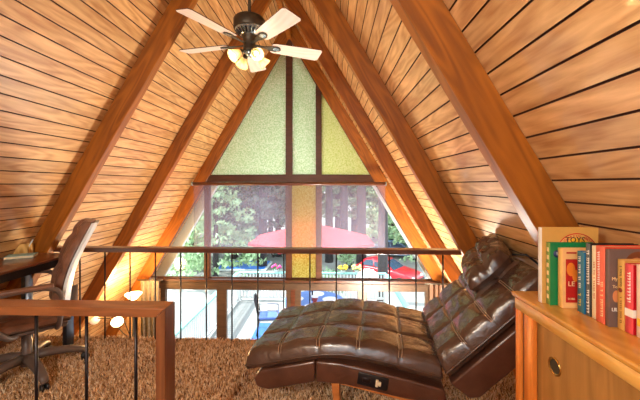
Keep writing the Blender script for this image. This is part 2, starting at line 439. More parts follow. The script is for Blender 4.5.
# side walls of the gable beside the doors
def pane_poly(name, pts, mat, parent):
    mb = MB(); mb.prism(pts, YG+0.035, YG+0.043, 'xz'); return obj(name, mb, mat, parent)
def frame_poly(pts, w=0.012):
    """thin stop around a polygonal opening"""
    c = Vector((sum(p[0] for p in pts)/len(pts), sum(p[1] for p in pts)/len(pts))); mb = MB(); n = len(pts)
    inn = [Vector(p) + (c-Vector(p)).normalized()*w*1.6 for p in pts]
    for i in range(n):
        j = (i+1) % n
        mb.prism([pts[i], pts[j], tuple(inn[j]), tuple(inn[i])], YG+0.02, YG+0.06, 'xz')
    return mb
wn = [0]
def window(pts, glass, label=None):
    wn[0] += 1
    o = struct('window_%d' % wn[0], frame_poly(pts), M_frame)
    p = pane_poly('glass_pane', pts, glass, o)
    if label: p['label'] = label
    return o
window([(-xin(1.436),1.436),(-0.051,1.436),(-0.051,zin(0.051))], M_green, 'pale green pebbled glass')
window([(0.040,1.436),(0.403,1.436),(0.403,zin(0.403)),(0.040,zin(0.040))], M_green, 'pale green pebbled glass')
window([(0.478,1.436),(xin(1.436),1.436),(0.478,zin(0.478))], M_lime, 'lime pebbled glass')
window([(-xin(-0.135),-0.135),(-1.309,-0.135),(-1.309,zin(1.309))], M_glass)
window([(-1.231,-0.135),(-0.051,-0.135),(-0.051,1.353),(-xin(1.353),1.353),(-1.231,zin(1.231))], M_glass)
window([(0.030,-0.135),(0.403,-0.135),(0.403,1.353),(0.030,1.353)], M_amber, 'amber pebbled glass')
window([(0.478,-0.135),(xin(-0.135),-0.135),(xin(1.353),1.353),(0.478,1.353)], M_glass)
# sliding doors and fixed lights below
dn = [0]
def door(x0, x1, w=0.075, handle=True):
    dn[0] += 1; z0, z1 = ZLOW+0.02, -0.278
    mb = MB()
    mb.box((x0,YG+0.01,z0),(x0+w,YG+0.07,z1)); mb.box((x1-w,YG+0.01,z0),(x1,YG+0.07,z1))
    mb.box((x0+w,YG+0.01,z1-0.03),(x1-w,YG+0.07,z1)); mb.box((x0+w,YG+0.01,z0),(x1-w,YG+0.07,z0+0.1))
    o = struct('door_%d' % dn[0], mb, M_sill)
    obj('glass_pane', MB().box((x0+w,YG+0.036,z0+0.1),(x1-w,YG+0.044,z1-0.03)), M_glass, o)
    if handle: obj('door_handle', MB().rbox((x1-w*0.65,YG-0.02,-1.5),(x1-w*0.35,YG+0.01,-1.3),0.008), M_blackmetal, o)
door(-1.99, -1.045, 0.075); door(-1.045, 0.024, 0.075); door(0.085, 1.115, 0.085, False); door(1.115, 2.10, 0.06, False)
gm = MB(); gm.box((0.024,G0,ZLOW),(0.085,G1,-0.278)); struct('trim_9', gm, M_rail_dark)
for nm, s in (('wall_front', -1), ('wall_front_right', 1)):
    mb = MB()
    a = 1.99 if s < 0 else 2.10
    pts = [(s*a,ZLOW),(s*xin(ZLOW)+s*0.1,ZLOW),(s*xin(-0.278)+s*0.1,-0.278),(s*a,-0.278)]
    mb.prism(pts, YG+0.01, YG+0.08, 'xz'); struct(nm, mb, M_plankL)

# ------------------------------------------------------------------ shag carpet pile
def shag():
    rng = random.Random(3); vs = []; fs = []
    def blade(x, y, h, w, lean):
        a = rng.uniform(0, 2*PI); dx, dy = math.cos(a)*w, math.sin(a)*w
        b = rng.uniform(0, 2*PI); lx, ly = math.cos(b)*lean, math.sin(b)*lean
        k = len(vs)
        vs.extend([(x-dx,y-dy,-0.003),(x+dx,y+dy,-0.003),(x+dx*0.9+lx*0.45,y+dy*0.9+ly*0.45,h*0.7),(x-dx*0.9+lx*0.45,y-dy*0.9+ly*0.45,h*0.7),(x+lx,y+ly,h)])
        fs.append((k,k+1,k+2,k+3)); fs.append((k+3,k+2,k+4))
    for i in range(85000):
        y = 1.25 + (YE-0.015-1.25)*rng.random(); x = rng.uniform(-1.95, 2.05)
        c = 0.5+0.5*mnoise.noise((x*5, y*5, 0))
        blade(x, y, rng.uniform(0.018,0.034)*(0.6+0.6*c), rng.uniform(0.0022,0.0042), rng.uniform(0.006,0.024))
    me = bpy.data.meshes.new('shag_carpet'); me.from_pydata(vs, [], fs); me.materials.append(M_shag); me.update()
    o = bpy.data.objects.new('shag_carpet', me); C.objects.link(o)
    tag(o, 'brown shag carpet pile covering the loft floor', 'carpet', kind='stuff')
shag()

# ------------------------------------------------------------------ railings
def baluster(x, y, z0, z1, parent, r=0.0062):
    return obj('baluster', MB().tube([(x,y,z0),(x,y,z1)], r, 10), M_blackmetal, parent)
rl = thing('guard_rail', 'long dark wooden guard rail with thin black rods at loft edge before the window', 'railing', (0.0,2.61,0))
def rl_box(mb, lo, hi, M=None): return mb.rbox(lo, hi, 0.004, 1, smooth=False)
m1 = MB(); m1.rbox((-1.77,-0.045,0.742),(1.74,0.040,0.780),0.005,2,smooth=False)
obj('top_rail', m1, M_rail_dark, rl)
for i in range(17):
    x = -1.472 + 0.2145*i
    if abs(x) < 1.75: baluster(x, 0.0, 0.0, 0.745, rl)
fr = thing('stair_rail', 'near reddish brown stair guard rail with a square end post and black rods', 'railing', (-0.10,1.36,0))
m1 = MB(); m1.prism([(-1.15,0.742),(-0.0045,0.742),(0.0365,0.780),(-1.15,0.780)], -0.044, 0.044, 'xz', bev=0.003, seg=2)
obj('top_rail', m1, M_rail, fr)
m1 = MB()
m1.prism([(-0.004,0.0),(0.037,0.0),(0.037,0.7795),(-0.004,0.7415)], -0.044, 0.044, 'xz', bev=0.003, seg=2)
pm = wood('post_wood', srgb(104,60,34), srgb(142,88,52), axis=2, rough=0.35, ring=0.3, coat=0.3)
obj('end_post', m1, pm, fr)
for x in (-0.561,-0.335,-0.115): baluster(x, 0, 0.0, 0.744, fr, 0.0066)
baluster(-0.787, 0, 0.0, 0.744, fr, 0.0066); baluster(-1.013, 0, 0.0, 0.744, fr, 0.0066)

# ------------------------------------------------------------------ chaise
CH = thing('chaise_longue', 'brown leather tufted chaise longue with raised back facing the window', 'chaise', (1.19,1.59,0), math.radians(-9))
WID = 0.68
def lerp_prof(pr, u):
    # arclength interpolation, Catmull-Rom smoothed
    d = [0]
    for a, b in zip(pr, pr[1:]): d.append(d[-1]+math.hypot(b[0]-a[0], b[1]-a[1]))
    t = u*d[-1]
    for i in range(len(pr)-1):
        if t <= d[i+1]+1e-9:
            k = (t-d[i])/(d[i+1]-d[i]); p0 = pr[max(i-1,0)]; p1 = pr[i]; p2 = pr[i+1]; p3 = pr[min(i+2,len(pr)-1)]
            q = []
            for j in (0,1):
                a, b, c, e = p0[j], p1[j], p2[j], p3[j]
                q.append(0.5*((2*b)+(-a+c)*k+(2*a-5*b+4*c-e)*k*k+(-a+3*b-3*c+e)*k**3))
            return q
    return list(pr[-1])
def cushion(prof, nu_c, nv_c, puff, under, wid, roundu=(0.05, 0.05), name='cushion', seed=1):
    """tufted pad on a side profile: piping line at prof, puffed top, thin skirt below"""
    def pt(u): return lerp_prof(prof, u)
    def nrm(u):
        a = pt(max(0, u-0.01)); b = pt(min(1, u+0.01)); dx, dz = b[0]-a[0], b[1]-a[1]; l = math.hypot(dx, dz)
        return (-dz/l, dx/l)
    def top(u, v):
        p = pt(u); n = nrm(u)
        eu = min(1, u/roundu[0]) if u < 0.5 else min(1, (1-u)/roundu[1]); ev = min(1, min(v, 1-v)/0.085)
        rd = math.sqrt(max(0, 1-(1-eu)**2))*math.sqrt(max(0, 1-(1-ev)**2))
        cu, cv = abs(math.sin(PI*nu_c*u)), abs(math.sin(PI*nv_c*v))
        vin = 1.0 if (0.2 < v < 0.8) else 0.8
        t = (cu**0.55)*(0.35+0.65*cv**0.55) if True else 0
        t2 = cv**0.5
        hgt = puff*(0.50 + 0.50*min(cu**0.5*1.0, 1)*(0.45+0.55*t2)) if 0 else puff*(0.74+0.26*(cu**0.30)*(cv**0.30 if 0.03 < v < 0.97 else max(cv**0.30, 0.6)))
        wr = 0.006*mnoise.noise((u*14+seed, v*9, 0.3)) + 0.004*mnoise.noise((u*30+seed, v*24, 1.3))
        h = (hgt+wr*t)*rd
        return (p[0]+n[0]*h, v*wid, p[1]+n[1]*h)
    mb = MB(); NU, NV = 22*nu_c, 24*nv_c
    # denser sampling close to the borders
    def rs(t, e=0.06): return t
    mb.grid(lambda u, v: top(u, 1-v), NU, NV)
    # skirt and underside
    def low(u, v):
        p = pt(u); n = nrm(u); iu = 0.012
        return (p[0]-n[0]*under, iu+(wid-2*iu)*v, p[1]-n[1]*under)
    mb.grid(low, NU, 4)
    for v0 in (0.0, 1.0):
        def side(u, t, v0=v0):
            p = pt(u); n = nrm(u); y = v0*wid + (0.012*t if v0 == 0 else -0.012*t)
            return (p[0]-n[0]*under*t, y, p[1]-n[1]*under*t)
        mb.grid((lambda u, t: side(u, 1-t)) if v0 == 0 else side, NU, 2)
    for u0 in (0.0, 1.0):
        def end(v, t, u0=u0):
            p = pt(u0); n = nrm(u0); y = 0.012*t+(wid-0.024*t)*v
            return (p[0]-n[0]*under*t, y, p[1]-n[1]*under*t)
        mb.grid(end if u0 == 0 else (lambda v, t: end(v, 1-t)), NV, 2)
    return mb, top, pt, nrm
SEAT = [(-1.045,0.300),(-0.945,0.322),(-0.845,0.349),(-0.67,0.392),(-0.57,0.409),(-0.456,0.414),(-0.314,0.403),(-0.166,0.380),(-0.012,0.352)]
mb, top, pt, nrm = cushion(SEAT, 5, 3, 0.075, 0.026, WID, (0.05, 0.03))
seat = obj('seat_cushion', mb, M_leather, CH)
def piping(pt, wid, r=0.0042):
    m = MB(); k = 40
    path = [(pt(i/k)[0], -0.001, pt(i/k)[1]) for i in range(k+1)]
    back = [(p[0], wid+0.001, p[2]) for p in path[::-1]]
    m.tube(path+back+[path[0]], r, 8, cap=False); return m
def stitches(top, nu_c, parent, where):
    for i in range(1, nu_c):
        m = MB()
        P = [[], []]
        for q_, o in enumerate((-0.0075, 0.0075)):
            for j in range(0, 12):
                v = 0.012 + j*(0.30/11); q = top(i/nu_c+o, v); P[q_].append((q[0], q[1]-0.0008, q[2]+0.0008))
        m.tube(P[0]+P[1][::-1], 0.0011, 4)
        obj('stitching', m, M_stitch, parent)['label'] = 'pale double stitching on the '+where
obj('piping', piping(pt, WID), M_leather, seat)
stitches(top, 5, seat, 'seat pad')
BANG = math.radians(45); BL = 0.68
BACK = [(0.005+math.cos(BANG)*BL*i/6, 0.372+math.sin(BANG)*BL*i/6) for i in range(7)]
mb, topb, ptb, nrmb = cushion(BACK, 4, 3, 0.088, 0.026, WID, (0.07, 0.07), seed=5)
back = obj('back_cushion', mb, M_leather, CH)
obj('piping', piping(ptb, WID), M_leather, back)
stitches(topb, 4, back, 'back pad')
# upholstered bases
mb = MB(); mb.prism([(-0.97,0.272),(-0.845,0.306),(-0.655,0.358),(-0.655,0.245),(-0.734,0.222),(-0.92,0.170),(-0.985,0.180),(-1.005,0.225)], 0.012, WID-0.012, 'xz', bev=0.012, seg=3, smooth=True)
obj('foot_base', mb, M_leatherbase, CH)
mb = MB(); mb.prism([(-0.650,0.359),(-0.52,0.362),(-0.314,0.338),(0.0,0.288),(0.015,0.20),(-0.215,0.218),(-0.5,0.252),(-0.650,0.246)], 0.008, WID-0.008, 'xz', bev=0.012, seg=3, smooth=True)
obj('seat_base', mb, M_leatherbase, CH)
def rot2(p, a, o): c, s = math.cos(a), math.sin(a); return (o[0]+p[0]*c-p[1]*s, o[1]+p[0]*s+p[1]*c)
mb = MB(); mb.prism([rot2(p, BANG, (0.025,0.318)) for p in ((0.0,0.0),(0.60,0.0),(0.60,-0.13),(0.06,-0.135),(0.02,-0.11))], 0.008, WID-0.008, 'xz', bev=0.013, seg=3, smooth=True)
obj('back_base', mb, M_leatherbase, CH)
# control panel
Mc = Matrix.Translation((-0.350,0.008,0.290)) @ Matrix.Rotation(math.radians(8), 4, 'Y')
cp = obj('control_panel', MB().rbox((-0.078,-0.006,-0.033),(0.078,0.006,0.033),0.004,2,M=Mc), M_black, CH)
obj('socket', MB().rbox((-0.052,-0.009,-0.013),(-0.012,-0.005,0.012),0.002,1,M=Mc), M_blackmetal, cp)
obj('plug', MB().rbox((0.014,-0.020,-0.016),(0.028,-0.005,0.018),0.003,2,M=Mc).rbox((0.028,-0.018,-0.010),(0.042,-0.005,0.010),0.003,2,M=Mc), M_page, cp)['label'] = 'cream plug'
# wooden underframe and legs
mb = MB()
for w in (0.08, WID-0.12):
    mb.prism([(-0.58,0.215),(-0.12,0.150),(-0.12,0.190),(-0.58,0.246)], w, w+0.04, 'xz', bev=0.003, seg=1)
mb.box((-0.58,0.12,0.20),(-0.54,WID-0.12,0.235))
obj('underframe', mb, M_legwood, CH)
for w in (0.08, WID-0.12):
    obj('leg', MB().prism([(-0.58,0.23),(-0.535,0.225),(-0.525,0.0),(-0.555,0.0)], w+0.001, w+0.039, 'xz', bev=0.003, seg=1), M_legwood, CH)
    obj('leg', MB().prism([(-0.16,0.165),(-0.12,0.16),(-0.11,0.0),(-0.14,0.0)], w+0.001, w+0.039, 'xz', bev=0.003, seg=1), M_legwood, CH)
lg = obj('leg', MB().tube([(0.42,0.52,0.42),(0.50,0.53,0.20),(0.545,0.535,0.02)], [0.02,0.018,0.015], 10), M_legwood, CH)
obj('foot_cap', MB().lathe([(0.0,0.0),(0.018,0.0),(0.018,0.02),(0.0,0.02)], (0.547,0.535,0.0), 12), M_black, lg)
# headrest pillow with strap
def pillow():
    o3 = Vector((0.0,0,0)); S = Vector((math.cos(BANG),0,math.sin(BANG))); Nn = Vector((-math.sin(BANG),0,math.cos(BANG)))
    O = Vector((0.005,0,0.372)) + S*0.545 + Nn*0.112 + Vector((0,0.435,0))
    mb = MB(); hs, hw_, ht = 0.155, 0.195, 0.080
    def f(sign):
        def g(u, v):
            a = u*2-1; b = v*2-1
            e = (max(0, 1-a**4)**0.5)*(max(0, 1-b**4)**0.5)
            shr = 1-0.10*(abs(a)**2)*(abs(b)**2)
            pl = 0.018*mnoise.noise((a*3+2, b*5, sign*2.0)) + 0.013*max(0, abs(b)-0.6)*math.sin(a*17)
            tuft = 1-0.30*math.exp(-((b-0.05)/0.09)**2) - 0.22*math.exp(-(a/0.10)**2)
            h = sign*(ht*e*tuft + pl*e)
            return O + S*(a*hs*shr + 0.22*b*hw_) + Vector((0, b*hw_*shr, 0)) + Nn*h
        return g
    mb.grid(f(1), 30, 44); mb.grid(lambda u, v: f(-1)(1-u, v), 30, 44)
    return mb, O, S, Nn
mb, PO, PS, PN = pillow()
pil = obj('headrest_pillow', mb, M_leather, CH)
mb = MB()
for yy in (0.27,):
    mb.tube([PO+PS*0.12+Vector((0,-0.13,0))-PN*0.02, PO+PS*0.17+Vector((0,-0.15,0))-PN*0.06, PO+PS*0.175+Vector((0,-0.17,0))-PN*0.13, PO+PS*0.14+Vector((0,-0.18,0))-PN*0.20], 0.006, 8)
obj('strap', mb, M_black, pil)

# ------------------------------------------------------------------ bookcase
BX, BZ = 1.316, 0.900
BC = thing('bookcase', 'low honey maple bookcase with sliding door along the right roof slope', 'bookcase', (BX,1.227,0))
mb = MB(); mb.rbox((-0.006,-1.45,0.882),(0.38,0.004,0.900),0.004,2)
obj('top_board', mb, wood('bookcase_top', srgb(206,138,50), srgb(232,172,80), axis=1, rough=0.25, ring=0.3, coat=0.4), BC)
mb = MB(); mb.rbox((0.004,-1.445,0.838),(0.022,-0.001,0.882),0.002,1); obj('apron', mb, M_case, BC)
mb = MB(); mb.rbox((0.006,-0.020,0.0),(0.36,-0.002,0.882),0.002,1); obj('end_panel', mb, M_case_v, BC)
for y0, y1 in ((-0.031,-0.0205),(-0.101,-0.0555)):
    obj('stile', MB().rbox((0.006,y0,0.05),(0.026,y1,0.838),0.003,2), M_case_v, BC)
obj('stile', MB().rbox((0.016,-0.055,0.05),(0.026,-0.0315,0.838),0.002,1), M_rail_dark, BC)
obj('kick_board', MB().box((0.02,-1.44,0.0),(0.035,-0.02,0.05)), M_case, BC)
obj('back_panel', MB().box((0.36,-1.445,0.0),(0.37,-0.002,0.882)), M_case_v, BC)
obj('end_panel', MB().box((0.006,-1.445,0.0),(0.36,-1.427,0.882)), M_case_v, BC)
dr_ = obj('sliding_door', MB().box((0.030,-0.78,0.052),(0.040,-0.085,0.84)), M_case_door, BC)
Mp = Matrix.Translation((0.030,-0.180,0.719)) @ Matrix.Rotation(-PI/2, 4, 'Y')
fp = obj('finger_pull', MB().lathe([(0.028,0.0),(0.0285,0.003),(0.024,0.004),(0.0215,0.0008),(0.0,0.0006)], (0,0,0), 28, M=Mp), [M_brass], dr_)
obj('pull_cup', MB().lathe([(0.0213,0.0016),(0.014,0.0012),(0.0,0.0011)], (0,0,0), 24, M=Mp), M_bronze, fp)
obj('sliding_door', MB().box((0.044,-1.44,0.052),(0.054,-0.74,0.84)), M_case_door, BC)

# ------------------------------------------------------------------ lettering
def text_mesh(txt, size, mat, radius=None, extr=0.0004, shear=0.0):
    """flat lettering as a mesh in its own XY plane, centred; radius bends it on an arc"""
    mb = MB()
    def ev(t):
        cu = bpy.data.curves.new('t', 'FONT'); cu.body = t; cu.size = size; cu.extrude = extr; cu.shear = shear
        cu.align_x = 'CENTER'; cu.align_y = 'CENTER'; cu.resolution_u = 2
        o = bpy.data.objects.new('t', cu); C.objects.link(o)
        bpy.context.view_layer.update()
        me = bpy.data.meshes.new_from_object(o.evaluated_get(bpy.context.evaluated_depsgraph_get()))
        vs = [v.co.copy() for v in me.vertices]; fs = [list(p.vertices) for p in me.polygons]
        bpy.data.objects.remove(o); bpy.data.curves.remove(cu); bpy.data.meshes.remove(me)
        return vs, fs
    if radius is None:
        mb.add(*ev(txt))
    else:
        n = len(txt); st = size*0.80/radius
        for i, ch in enumerate(txt):
            if ch == ' ': continue
            a = PI/2 - (i-(n-1)/2)*st
            vs, fs = ev(ch)
            M = Matrix.Rotation(a-PI/2, 4, 'Z'); M.translation = Vector((radius*math.cos(a), radius*math.sin(a), 0))
            mb.add(vs, fs, 0, False, M)
    return mb
def face_matrix(kind, o):
    """kind 'spine': faces -X, text reads top to bottom; 'cover': faces -Y"""
    if kind == 'cover':
        M = Matrix(((1,0,0),(0,0,-1),(0,1,0))).to_4x4()          # text x->X, y->Z, z->-Y
    elif kind == 'spine':
        M = Matrix(((0,0,-1),(0,1,0),(1,0,0)))                   # placeholder
        M = Matrix(((0,0,-1),(0,-1,0),(-1,0,0)))
        # columns: text x -> -Z, text y -> -Y, text z -> -X
        M = Matrix(((0,0,-1),(0,-1,0),(-1,0,0))).to_4x4()
    elif kind == 'spine_up':
        M = Matrix(((0,0,-1),(0,1,0),(1,0,0))).to_4x4()
    M = M.copy(); M.translation = Vector(o); return M
def letters(parent, txt, size, mat, kind, o, **kw):
    mb = text_mesh(txt, size, mat, **kw)
    M = face_matrix(kind, o)
    mb.v = [M @ v for v in mb.v]
    return obj('lettering', mb, mat, parent)

def spine_marks(parent, mat, z0, z1, y, wid, seed):
    """rows of small letter-like marks running down a spine"""
    rng = random.Random(seed); m = MB(); z = z1
    while z > z0:
        l = rng.uniform(0.35, 0.8)*wid
        m.box((-0.0023,y-wid/2,z-l),(-0.0015,y+wid/2*rng.uniform(0.5,1),z-l*0.6)); m.box((-0.0023,y-wid/2,z-l*0.6),(-0.0015,y-wid/4,z))
        z -= l*1.35 + (wid*0.8 if rng.random() < 0.18 else 0)
    return obj('lettering', m, mat, parent)
# ------------------------------------------------------------------ books on the bookcase
def bookmat(n, c, r=0.45): return plain('book_'+n, srgb(*c), r, var=0.05, scale=30)
def book(X, y0, y1, h, depth, cover, spine, label, hard=0.0018, name='book'):
    """spine at x=X facing the room, far side y1, near cover y0 (towards the viewer)"""
    t = y1-y0
    R = thing(name, label, 'book', (X,(y0+y1)/2,BZ+0.0005), 0, 'books in the row on the bookcase')
    m = MB()
    m.box((0,-t/2,0),(depth,-t/2+hard,h)); m.box((0,t/2-hard,0),(depth,t/2,h))
    obj('cover', m, cover, R)
    obj('spine', MB().rbox((-0.0016,-t/2+0.0002,0),(0.0012,t/2-0.0002,h),0.0008,1), spine, R)
    obj('pages', MB().box((0.002,-t/2+hard,0.002),(depth-0.003,t/2-hard,h-0.003)), M_page, R)
    return R
W_ = plain('ink_white', srgb(244,240,230), 0.6); K_ = plain('ink_black', srgb(24,22,26), 0.6); Rd = plain('ink_red', srgb(196,34,28), 0.5)
Yl = plain('ink_yellow', srgb(240,196,60), 0.5); Gd = plain('ink_gold', srgb(206,186,96), 0.5); Nv = plain('ink_navy', srgb(24,48,92), 0.5)
Or = plain('ink_orange', srgb(236,130,40), 0.5); Sk = plain('ink_skin', srgb(206,134,84), 0.5); Cr = plain('ink_cream', srgb(244,214,160), 0.5)
# 1 tall picture book
b = book(1.343, 1.106, 1.124, 0.254, 0.185, bookmat('tan', (214,164,84)), bookmat('white', (238,234,224)), 'tall tan picture book at the far end with TOYS in a yellow disc')
t = -0.009
Mx = lambda x, z, e: face_matrix('cover', (x, t-e, z))
m = MB(); m.lathe([(0.0,0.0),(0.069,0.0),(0.069,0.0004),(0.0,0.0004)], (0,0,0), 40, M=Mx(0.115,0.167,0.0002)); obj('cover_ring', m, Rd, b)
m = MB(); m.lathe([(0.0,0.0),(0.0655,0.0),(0.0655,0.0004),(0.0,0.0004)], (0,0,0), 40, M=Mx(0.115,0.167,0.0004)); obj('cover_band', m, bookmat('band', (224,176,98)), b)
m = MB(); m.lathe([(0.0,0.0),(0.052,0.0),(0.052,0.0004),(0.0,0.0004)], (0,0,0), 40, M=Mx(0.115,0.167,0.0007)); obj('cover_disc', m, bookmat('disc', (240,178,40)), b)
letters(b, 'TOYS', 0.026, K_, 'cover', (0.108, t-0.0015, 0.2125))
letters(b, 'WONDERFUL WORLD', 0.0125, Rd, 'cover', (0.115, t-0.0015, 0.167), radius=0.0585)
m = MB(); m.box((0.018,t-0.0007,0.150),(0.030,t-0.0001,0.172)); obj('cover_picture', m, Rd, b)
m = MB(); m.box((0.030,t-0.0007,0.02),(0.034,t-0.0001,0.12)); obj('cover_picture', m, K_, b)
# 2 green
b = book(1.357, 1.086, 1.104, 0.206, 0.150, bookmat('green', (14,128,74), 0.35), bookmat('greenspine', (120,150,70)), 'green hardback with a navy round emblem on its cover')
t = -0.009
m = MB(); m.lathe([(0,0),(0.0125,0),(0.0125,0.0004),(0,0.0004)], (0,0,0), 24, M=face_matrix('cover', (0.022,t-0.0003,0.170))); obj('cover_emblem', m, Nv, b)
letters(b, 'S', 0.014, W_, 'cover', (0.022,t-0.0012,0.170))
m = MB()
for k in range(7): m.box((-0.0024,-0.004,0.020+0.026*k),(-0.0014,0.005,0.034+0.026*k))
obj('spine_marks', m, Cr, b)
# 3 cream with red panel
b = book(1.380, 1.062, 1.082, 0.192, 0.135, bookmat('creamcover', (240,188,120)), bookmat('creamspine', (240,190,110)), 'cream paperback with a red panel lettered LE on its cover')
t = -0.010
m = MB(); m.box((0.010,t-0.0006,0.018),(0.050,t-0.0001,0.158)); obj('cover_panel', m, Rd, b)
m = MB(); m.ball((0.026,t-0.0006,0.125),(0.014,0.0005,0.022)); m.ball((0.040,t-0.0006,0.105),(0.010,0.0005,0.020)); obj('cover_picture', m, Or, b)
letters(b, 'LE', 0.022, Cr, 'cover', (0.027,t-0.0012,0.078)); letters(b, 'BOBB', 0.009, Cr, 'cover', (0.027,t-0.0012,0.030))
m = MB(); m.box((0.012,t-0.0006,0.176),(0.044,t-0.0001,0.181)); obj('cover_stripe', m, Rd, b)
# 4 teal
b = book(1.412, 1.014, 1.041, 0.190, 0.130, bookmat('blue', (20,120,176), 0.35), bookmat('teal', (60,120,136)), 'teal paperback with pale lettering down its spine')
spine_marks(b, W_, 0.075, 0.175, 0.005, 0.009, 1); spine_marks(b, Gd, 0.015, 0.060, 0.004, 0.010, 2)
# 5 black and white spine
b = book(1.414, 0.994, 1.010, 0.220, 0.140, K_, bookmat('greyspine', (96,100,98)), 'dark grey hardback with block pale lettering on its spine')
spine_marks(b, W_, 0.095, 0.200, 0, 0.010, 3); spine_marks(b, W_, 0.012, 0.080, 0, 0.010, 4)
# 6 cream
b = book(1.416, 0.973, 0.990, 0.217, 0.140, bookmat('ivory', (238,212,170)), bookmat('ivorysp', (240,228,190)), 'ivory paperback between the dark grey and the salmon books')
spine_marks(b, Sk, 0.06, 0.17, 0, 0.006, 5)
# 7 salmon
b = book(1.412, 0.940, 0.970, 0.221, 0.145, bookmat('brightred', (226,72,44)), bookmat('salmon', (236,112,86)), 'salmon red hardback with white lettering along its spine')
spine_marks(b, W_, 0.11, 0.205, 0.006, 0.008, 6); spine_marks(b, Cr, 0.02, 0.12, -0.005, 0.009, 7)
# 8 taupe cover
b = book(1.412, 0.925, 0.938, 0.217, 0.150, bookmat('taupe', (112,92,86), 0.5), bookmat('taupes', (112,90,84)), 'taupe hardback with a painted face and LIL on its cover')
t = -0.0065
letters(b, 'My', 0.013, Cr, 'cover', (0.013,t-0.0012,0.135)); letters(b, 'To', 0.012, Cr, 'cover', (0.014,t-0.0012,0.113)); letters(b, 'LIL', 0.014, W_, 'cover', (0.013,t-0.0012,0.049))
m = MB(); m.ball((0.075,t-0.0004,0.165),(0.030,0.0006,0.036), 24); m.ball((0.018,t-0.0004,0.086),(0.010,0.0006,0.017), 20); obj('cover_picture', m, Sk, b)
m = MB(); m.ball((0.078,t-0.0003,0.178),(0.036,0.0005,0.034), 24); obj('cover_picture', m, bookmat('hair', (120,64,34)), b)
# 9 tan spine
b = book(1.432, 0.902, 0.922, 0.192, 0.130, bookmat('ochre', (212,160,84)), bookmat('ochres', (222,174,92)), 'ochre paperback with small dark marks down its spine')
spine_marks(b, K_, 0.12, 0.175, 0, 0.006, 8)
m = MB(); m.lathe([(0,0),(0.006,0),(0.006,0.0004),(0,0.0004)], (0,0,0), 18, M=face_matrix('spine', (-0.0020,0,0.108))); obj('spine_emblem', m, bookmat('em', (140,60,40)), b)
spine_marks(b, bookmat('em2', (150,96,50)), 0.02, 0.09, 0, 0.006, 9)
# 10 red
b = book(1.432, 0.876, 0.899, 0.186, 0.120, bookmat('crimson', (190,20,34), 0.3), bookmat('pinkred', (230,86,92), 0.35), 'crimson hardback with a white library band near its foot')
spine_marks(b, W_, 0.075, 0.165, 0, 0.010, 10)
m = MB(); m.box((-0.0022,-0.0115,0.045),(-0.0014,0.0115,0.066)); m.box((-0.002,-0.0121,0.045),(0.02,-0.0114,0.066)); obj('library_band', m, W_, b)
# 11
b = book(1.436, 0.845, 0.871, 0.190, 0.13, bookmat('blush', (236,190,176)), bookmat('blushs', (244,222,204)), 'blush pink book at the picture edge nearest in the row')
m = MB(); m.box((-0.0024,-0.010,0.03),(-0.0014,0.010,0.05)); obj('library_band', m, Yl, b)

# ------------------------------------------------------------------ desk and what lies on it
DK = thing('desk', 'dark walnut desk with black apron in the left corner by the rail', 'desk', (-1.62,1.9,0))
mb = MB(); mb.rbox((-0.185,-0.75,0.735),(0.20,0.59,0.752),0.003,2); obj('desk_top', mb, M_desk, DK)
mb = MB()
mb.box((0.172,-0.74,0.682),(0.194,0.58,0.735)); mb.box((-0.18,-0.74,0.682),(-0.16,0.58,0.735)); mb.box((-0.16,0.56,0.682),(0.172,0.58,0.735)); mb.box((-0.16,-0.74,0.682),(0.172,-0.72,0.735))
obj('apron', mb, M_black, DK)
for x in (0.138,-0.20):
    for y in (0.545,-0.74):
        obj('leg', MB().rbox((x,y,0),(x+0.036,y+0.07,0.682),0.002,1), [M_deskleg], DK)
PH = thing('pencil_holder', 'small wooden pencil box on the desk with pens leaning out', 'pencil holder', (-1.80,2.43,0.7525), math.radians(14))
mb = MB()
for lo, hi in (((-0.062,-0.035,0),(0.062,0.035,0.004)),((-0.062,-0.035,0.004),(0.062,-0.031,0.085)),((-0.062,0.031,0.004),(0.062,0.035,0.085)),((-0.062,-0.031,0.004),(-0.058,0.031,0.085)),((0.058,-0.031,0.004),(0.062,0.031,0.085)),((-0.002,-0.031,0.004),(0.002,0.031,0.07))): mb.box(lo, hi)
obj('box', mb, wood('pencil_box_wood', srgb(176,126,58), srgb(226,186,112), axis=2, rough=0.4, ring=0.5, fine=30), PH)
for (x0, x1, zt, mm, lb) in ((-0.030,-0.052,0.118,M_black,'black pen'),(0.03,0.085,0.12,M_white,'white pen'),(-0.020,-0.035,0.112,M_blackmetal,'dark pen leaning left')):
    p = MB().tube([(x0,-0.012,0.006),(x1,-0.018,zt-0.01),(x1+(x1-x0)*0.08,-0.018,zt)], [0.0038,0.0038,0.0015], 8)
    o = obj('pen', p, mm, None)
    o.location = PH.location; o.rotation_euler = PH.rotation_euler
    tag(o, lb+' standing in the wooden pencil box', 'pen', 'pens in the pencil box')
NB = thing('notebook', 'closed pale teal notebook lying on the desk before the pencil box', 'book', (-1.700,2.330,0.7525), math.radians(30))
obj('cover', MB().box((-0.085,-0.055,0.0),(0.085,0.055,0.0018)).box((-0.085,-0.055,0.0165),(0.085,0.055,0.0185)), plain('notebook_teal', srgb(150,188,182), 0.5, var=0.1), NB)
obj('pages', MB().box((-0.083,-0.053,0.0018),(0.083,0.053,0.0165)), M_page, NB)

